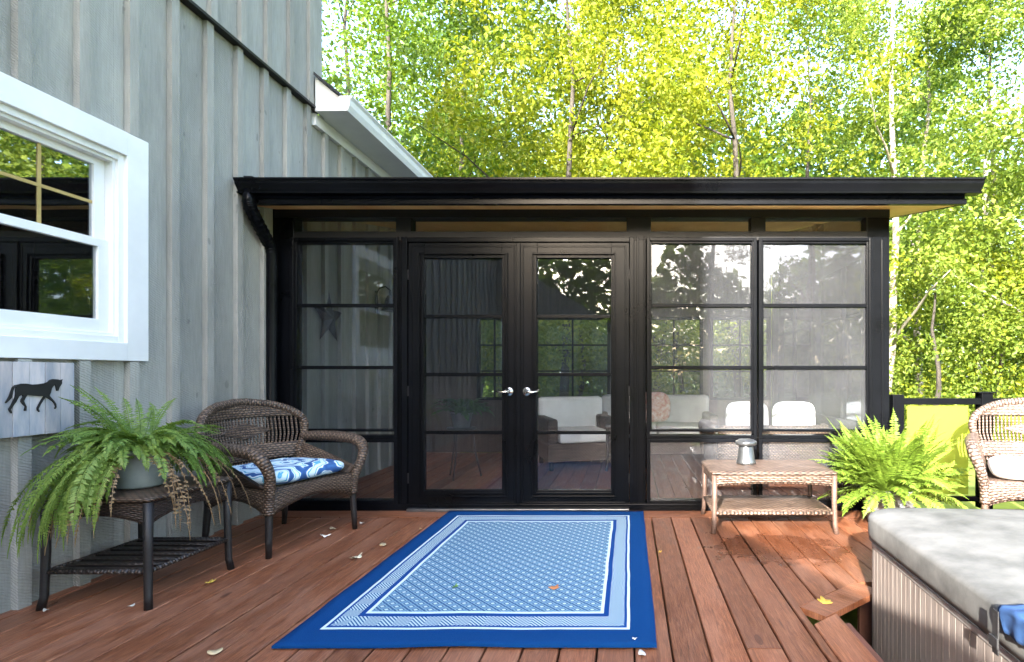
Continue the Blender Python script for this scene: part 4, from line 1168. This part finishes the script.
def trunk_mesh(seed, Hh, r0, base, rad, n_l=9):
    r = random.Random(seed); m = MB(); pts = []; x = y = 0
    N = 10
    for i in range(N + 1):
        z = -.3 + (Hh * .92 + .3) * i / N; pts.append(Vector((x, y, z))); x += r.uniform(-.12, .12); y += r.uniform(-.12, .12)
    m.tube(pts, [r0 * (1.25 if i == 0 else 1) * (1 - .88 * i / N) for i in range(N + 1)], 9)
    for k in range(n_l):
        i = r.randint(2, N - 2); p = pts[i]; a = r.uniform(0, TAU); L = rad * r.uniform(.5, .95); up = r.uniform(.35, 1.1)
        q = [p]
        for s_ in range(1, 5): q.append(p + Vector((math.cos(a) * L * s_ / 4, math.sin(a) * L * s_ / 4, L * up * (s_ / 4) ** .85)) + Vector((r.uniform(-.1, .1), r.uniform(-.1, .1), 0)))
        rr = r0 * (1 - .88 * i / N) * .5
        m.tube(q, [rr * (1 - .2 * s_) for s_ in range(5)], 6)
    o = m.build('trunk', M_bark); me = o.data; bpy.data.objects.remove(o); return me
VAR = {}
def variety(key, seed, Hh, rad, base, n_cl, per, leaf, mat, bark, r0, sparse=1., shape='round'):
    c = crown_mesh(seed, Hh, rad, base, n_cl, per, leaf, sparse, shape=shape); c.materials.append(mat)
    t = trunk_mesh(seed + 1, Hh, r0, base, rad, (5 if sparse < .9 else 8) if Hh > 8 else 0); t.materials.clear(); t.materials.append(bark)
    VAR[key] = (c, t)
variety('yellow', 3, 13, 3.3, 1.6, 270, 165, .108, M_leafY, M_bark, .12)
variety('yellow2', 8, 12, 3.0, 1.2, 250, 165, .105, M_leafY, M_bark, .11)
variety('green', 14, 14, 3.4, .8, 270, 165, .112, M_leafG, M_bark, .13)
variety('pale', 22, 14, 2.9, 1.0, 240, 160, .10, M_leafL, M_barkpale, .12, .35)
variety('bush', 30, 5.2, 2.2, .2, 130, 150, .088, M_leafY, M_bark, .08)
variety('bushgreen', 37, 4.2, 2.3, .1, 130, 150, .088, M_leafL, M_bark, .08)
variety('conifer', 44, 15, 3.0, 1.0, 170, 85, .20, M_leafD, M_bark, .2, .3, 'cone')
def tree(key, px, Y, s, rot, label, group='trees behind the sunroom', name=None, xy=None):
    X = wx(px, Y) if xy is None else xy[0]; Yy = Y if xy is None else xy[1]
    o = thing(name or ('tree' if not key.startswith('bush') else 'shrub'), label, 'tree' if not key.startswith('bush') else 'shrub', (X, Yy, -.6), R(rot), group); o.scale = (s, s, s)
    for nm, me in (('crown', VAR[key][0]), ('trunk', VAR[key][1])):
        c = bpy.data.objects.new(nm, me); COL.objects.link(c); c.parent = o
tree('green', 372, 12.2, .95, 10, 'deep green leafy tree above the white house gutter')
tree('bush', 440, 11.2, 1.05, 40, 'golden yellow young tree just above the left end of the sunroom roof')
tree('green', 470, 16.5, 1.1, 160, 'darker green tree standing between the house corner and the big yellow maple')
tree('yellow', 560, 12.6, 1.0, 80, 'large yellow green maple above the double doors')
tree('yellow2', 655, 13.8, 1.05, 200, 'yellow tinged maple above the centre of the sunroom roof')
tree('yellow', 745, 12.4, .98, 290, 'bushy lime coloured maple above the right half of the sunroom roof')
tree('pale', 885, 13.0, 1.0, 15, 'thin pale trunked tree with sparse crown above the right roof end')
tree('pale', 925, 16.5, 1.1, 130, 'slender tree with bare pale stem behind the right roof corner')
tree('green', 1000, 14.5, .9, 240, 'tall green tree at the right edge above the railing')
tree('pale', 1045, 11.8, 1.0, 300, 'loose pale green tree partly cut by the right picture edge')
tree('yellow', 620, 19, 1.25, 20, 'farther yellow maple rising behind the front row of trees')
tree('yellow2', 500, 20, 1.2, 110, 'distant yellow green tree glimpsed left of the big maple')
tree('green', 800, 20, 1.15, 70, 'distant green tree glimpsed right of the big maple')
tree('green', 350, 19, 1.3, 320, 'distant green tree over the upper house corner')
tree('pale', 980, 21, 1.3, 45, 'distant pale tree filling the gap at far right')
tree('bushgreen', 925, 11.5, 1.0, 0, 'light green shrub behind the railing beside the sunroom corner', 'shrubs behind the railing')
tree('bush', 985, 12.5, .95, 120, 'yellow green shrub behind the railing post', 'shrubs behind the railing')
tree('bushgreen', 1050, 13, 1.1, 220, 'light green shrub behind the wicker chair at the picture edge', 'shrubs behind the railing')
tree('bushgreen', 850, 14, 1.2, 75, 'pale shrub seen through the right glass wall of the sunroom', 'shrubs behind the railing')
tree('bush', 690, 13, 1.0, 15, 'yellow shrub seen through the back windows of the sunroom', 'shrubs behind the railing')
tree('bushgreen', 570, 13.5, 1.15, 55, 'green shrub seen through the back window behind the right door', 'shrubs behind the railing')
tree('bushgreen', 470, 13, 1.1, 95, 'green shrub seen through the narrow back window behind the left door', 'shrubs behind the railing')
for i, (x, y, k, s) in enumerate(((9.5, 6.5, 'green', .9), (12, 1.5, 'yellow', .95), (11, -5, 'green', 1.0), (6.5, -12, 'conifer', 1.0), (10.5, -11, 'yellow2', 1.1), (3.6, -15, 'conifer', .9), (15, 8, 'pale', 1.1))):
    tree(k, 0, 0, s, 50 * i, 'leafy tree across the garden mirrored in the window glass', 'trees mirrored in the glass', xy=(x, y))
# undergrowth closing the wood behind the trees
r = random.Random(77); V = []; Fc = []
for k in range(85000):
    x = r.uniform(-20, 32); y = r.uniform(23, 29); z = -.6 + 17 * r.random() * (.8 + .35 * noise.noise(Vector((x * .25, 0, 3))))
    if noise.noise(Vector((x * .35, y * .2, z * .35))) < -.24 - .2 * (z < 5): continue
    nr = Vector((r.gauss(0, .6), r.gauss(-.6, .5), r.gauss(.5, .6))).normalized(); t1 = Quaternion(nr, r.uniform(0, TAU)) @ nr.orthogonal().normalized(); t2 = nr.cross(t1); s_ = r.uniform(.2, .5); j = len(V); p = Vector((x, y, z))
    V += [tuple(p - t1 * s_ * .6), tuple(p + t2 * s_ * .4), tuple(p + t1 * s_ * .6), tuple(p - t2 * s_ * .4)]; Fc.append((j, j + 1, j + 2, j + 3))
for k in range(30000):
    x = r.uniform(-40, 50); y = r.uniform(-44, -38); z = -.6 + (15.5 - 9 * math.exp(-((x - 11.5) / 1.7) ** 2)) * r.random() ** 1.1 * (.85 + .35 * noise.noise(Vector((x * .3, 0, 9))))
    nr = Vector((r.gauss(0, .6), r.gauss(.6, .5), r.gauss(.5, .6))).normalized(); t1 = Quaternion(nr, r.uniform(0, TAU)) @ nr.orthogonal().normalized(); t2 = nr.cross(t1); s_ = r.uniform(.5, .9); j = len(V); p = Vector((x, y, z))
    V += [tuple(p - t1 * s_ * .6), tuple(p + t2 * s_ * .4), tuple(p + t1 * s_ * .6), tuple(p - t2 * s_ * .4)]; Fc.append((j, j + 1, j + 2, j + 3))
me = bpy.data.meshes.new('undergrowth'); me.from_pydata(V, [], Fc); me.materials.append(M_leafG); me.update()
o = bpy.data.objects.new('undergrowth', me); COL.objects.link(o); tag(o, 'leafy undergrowth closing the wood round the garden', 'undergrowth', kind='stuff')
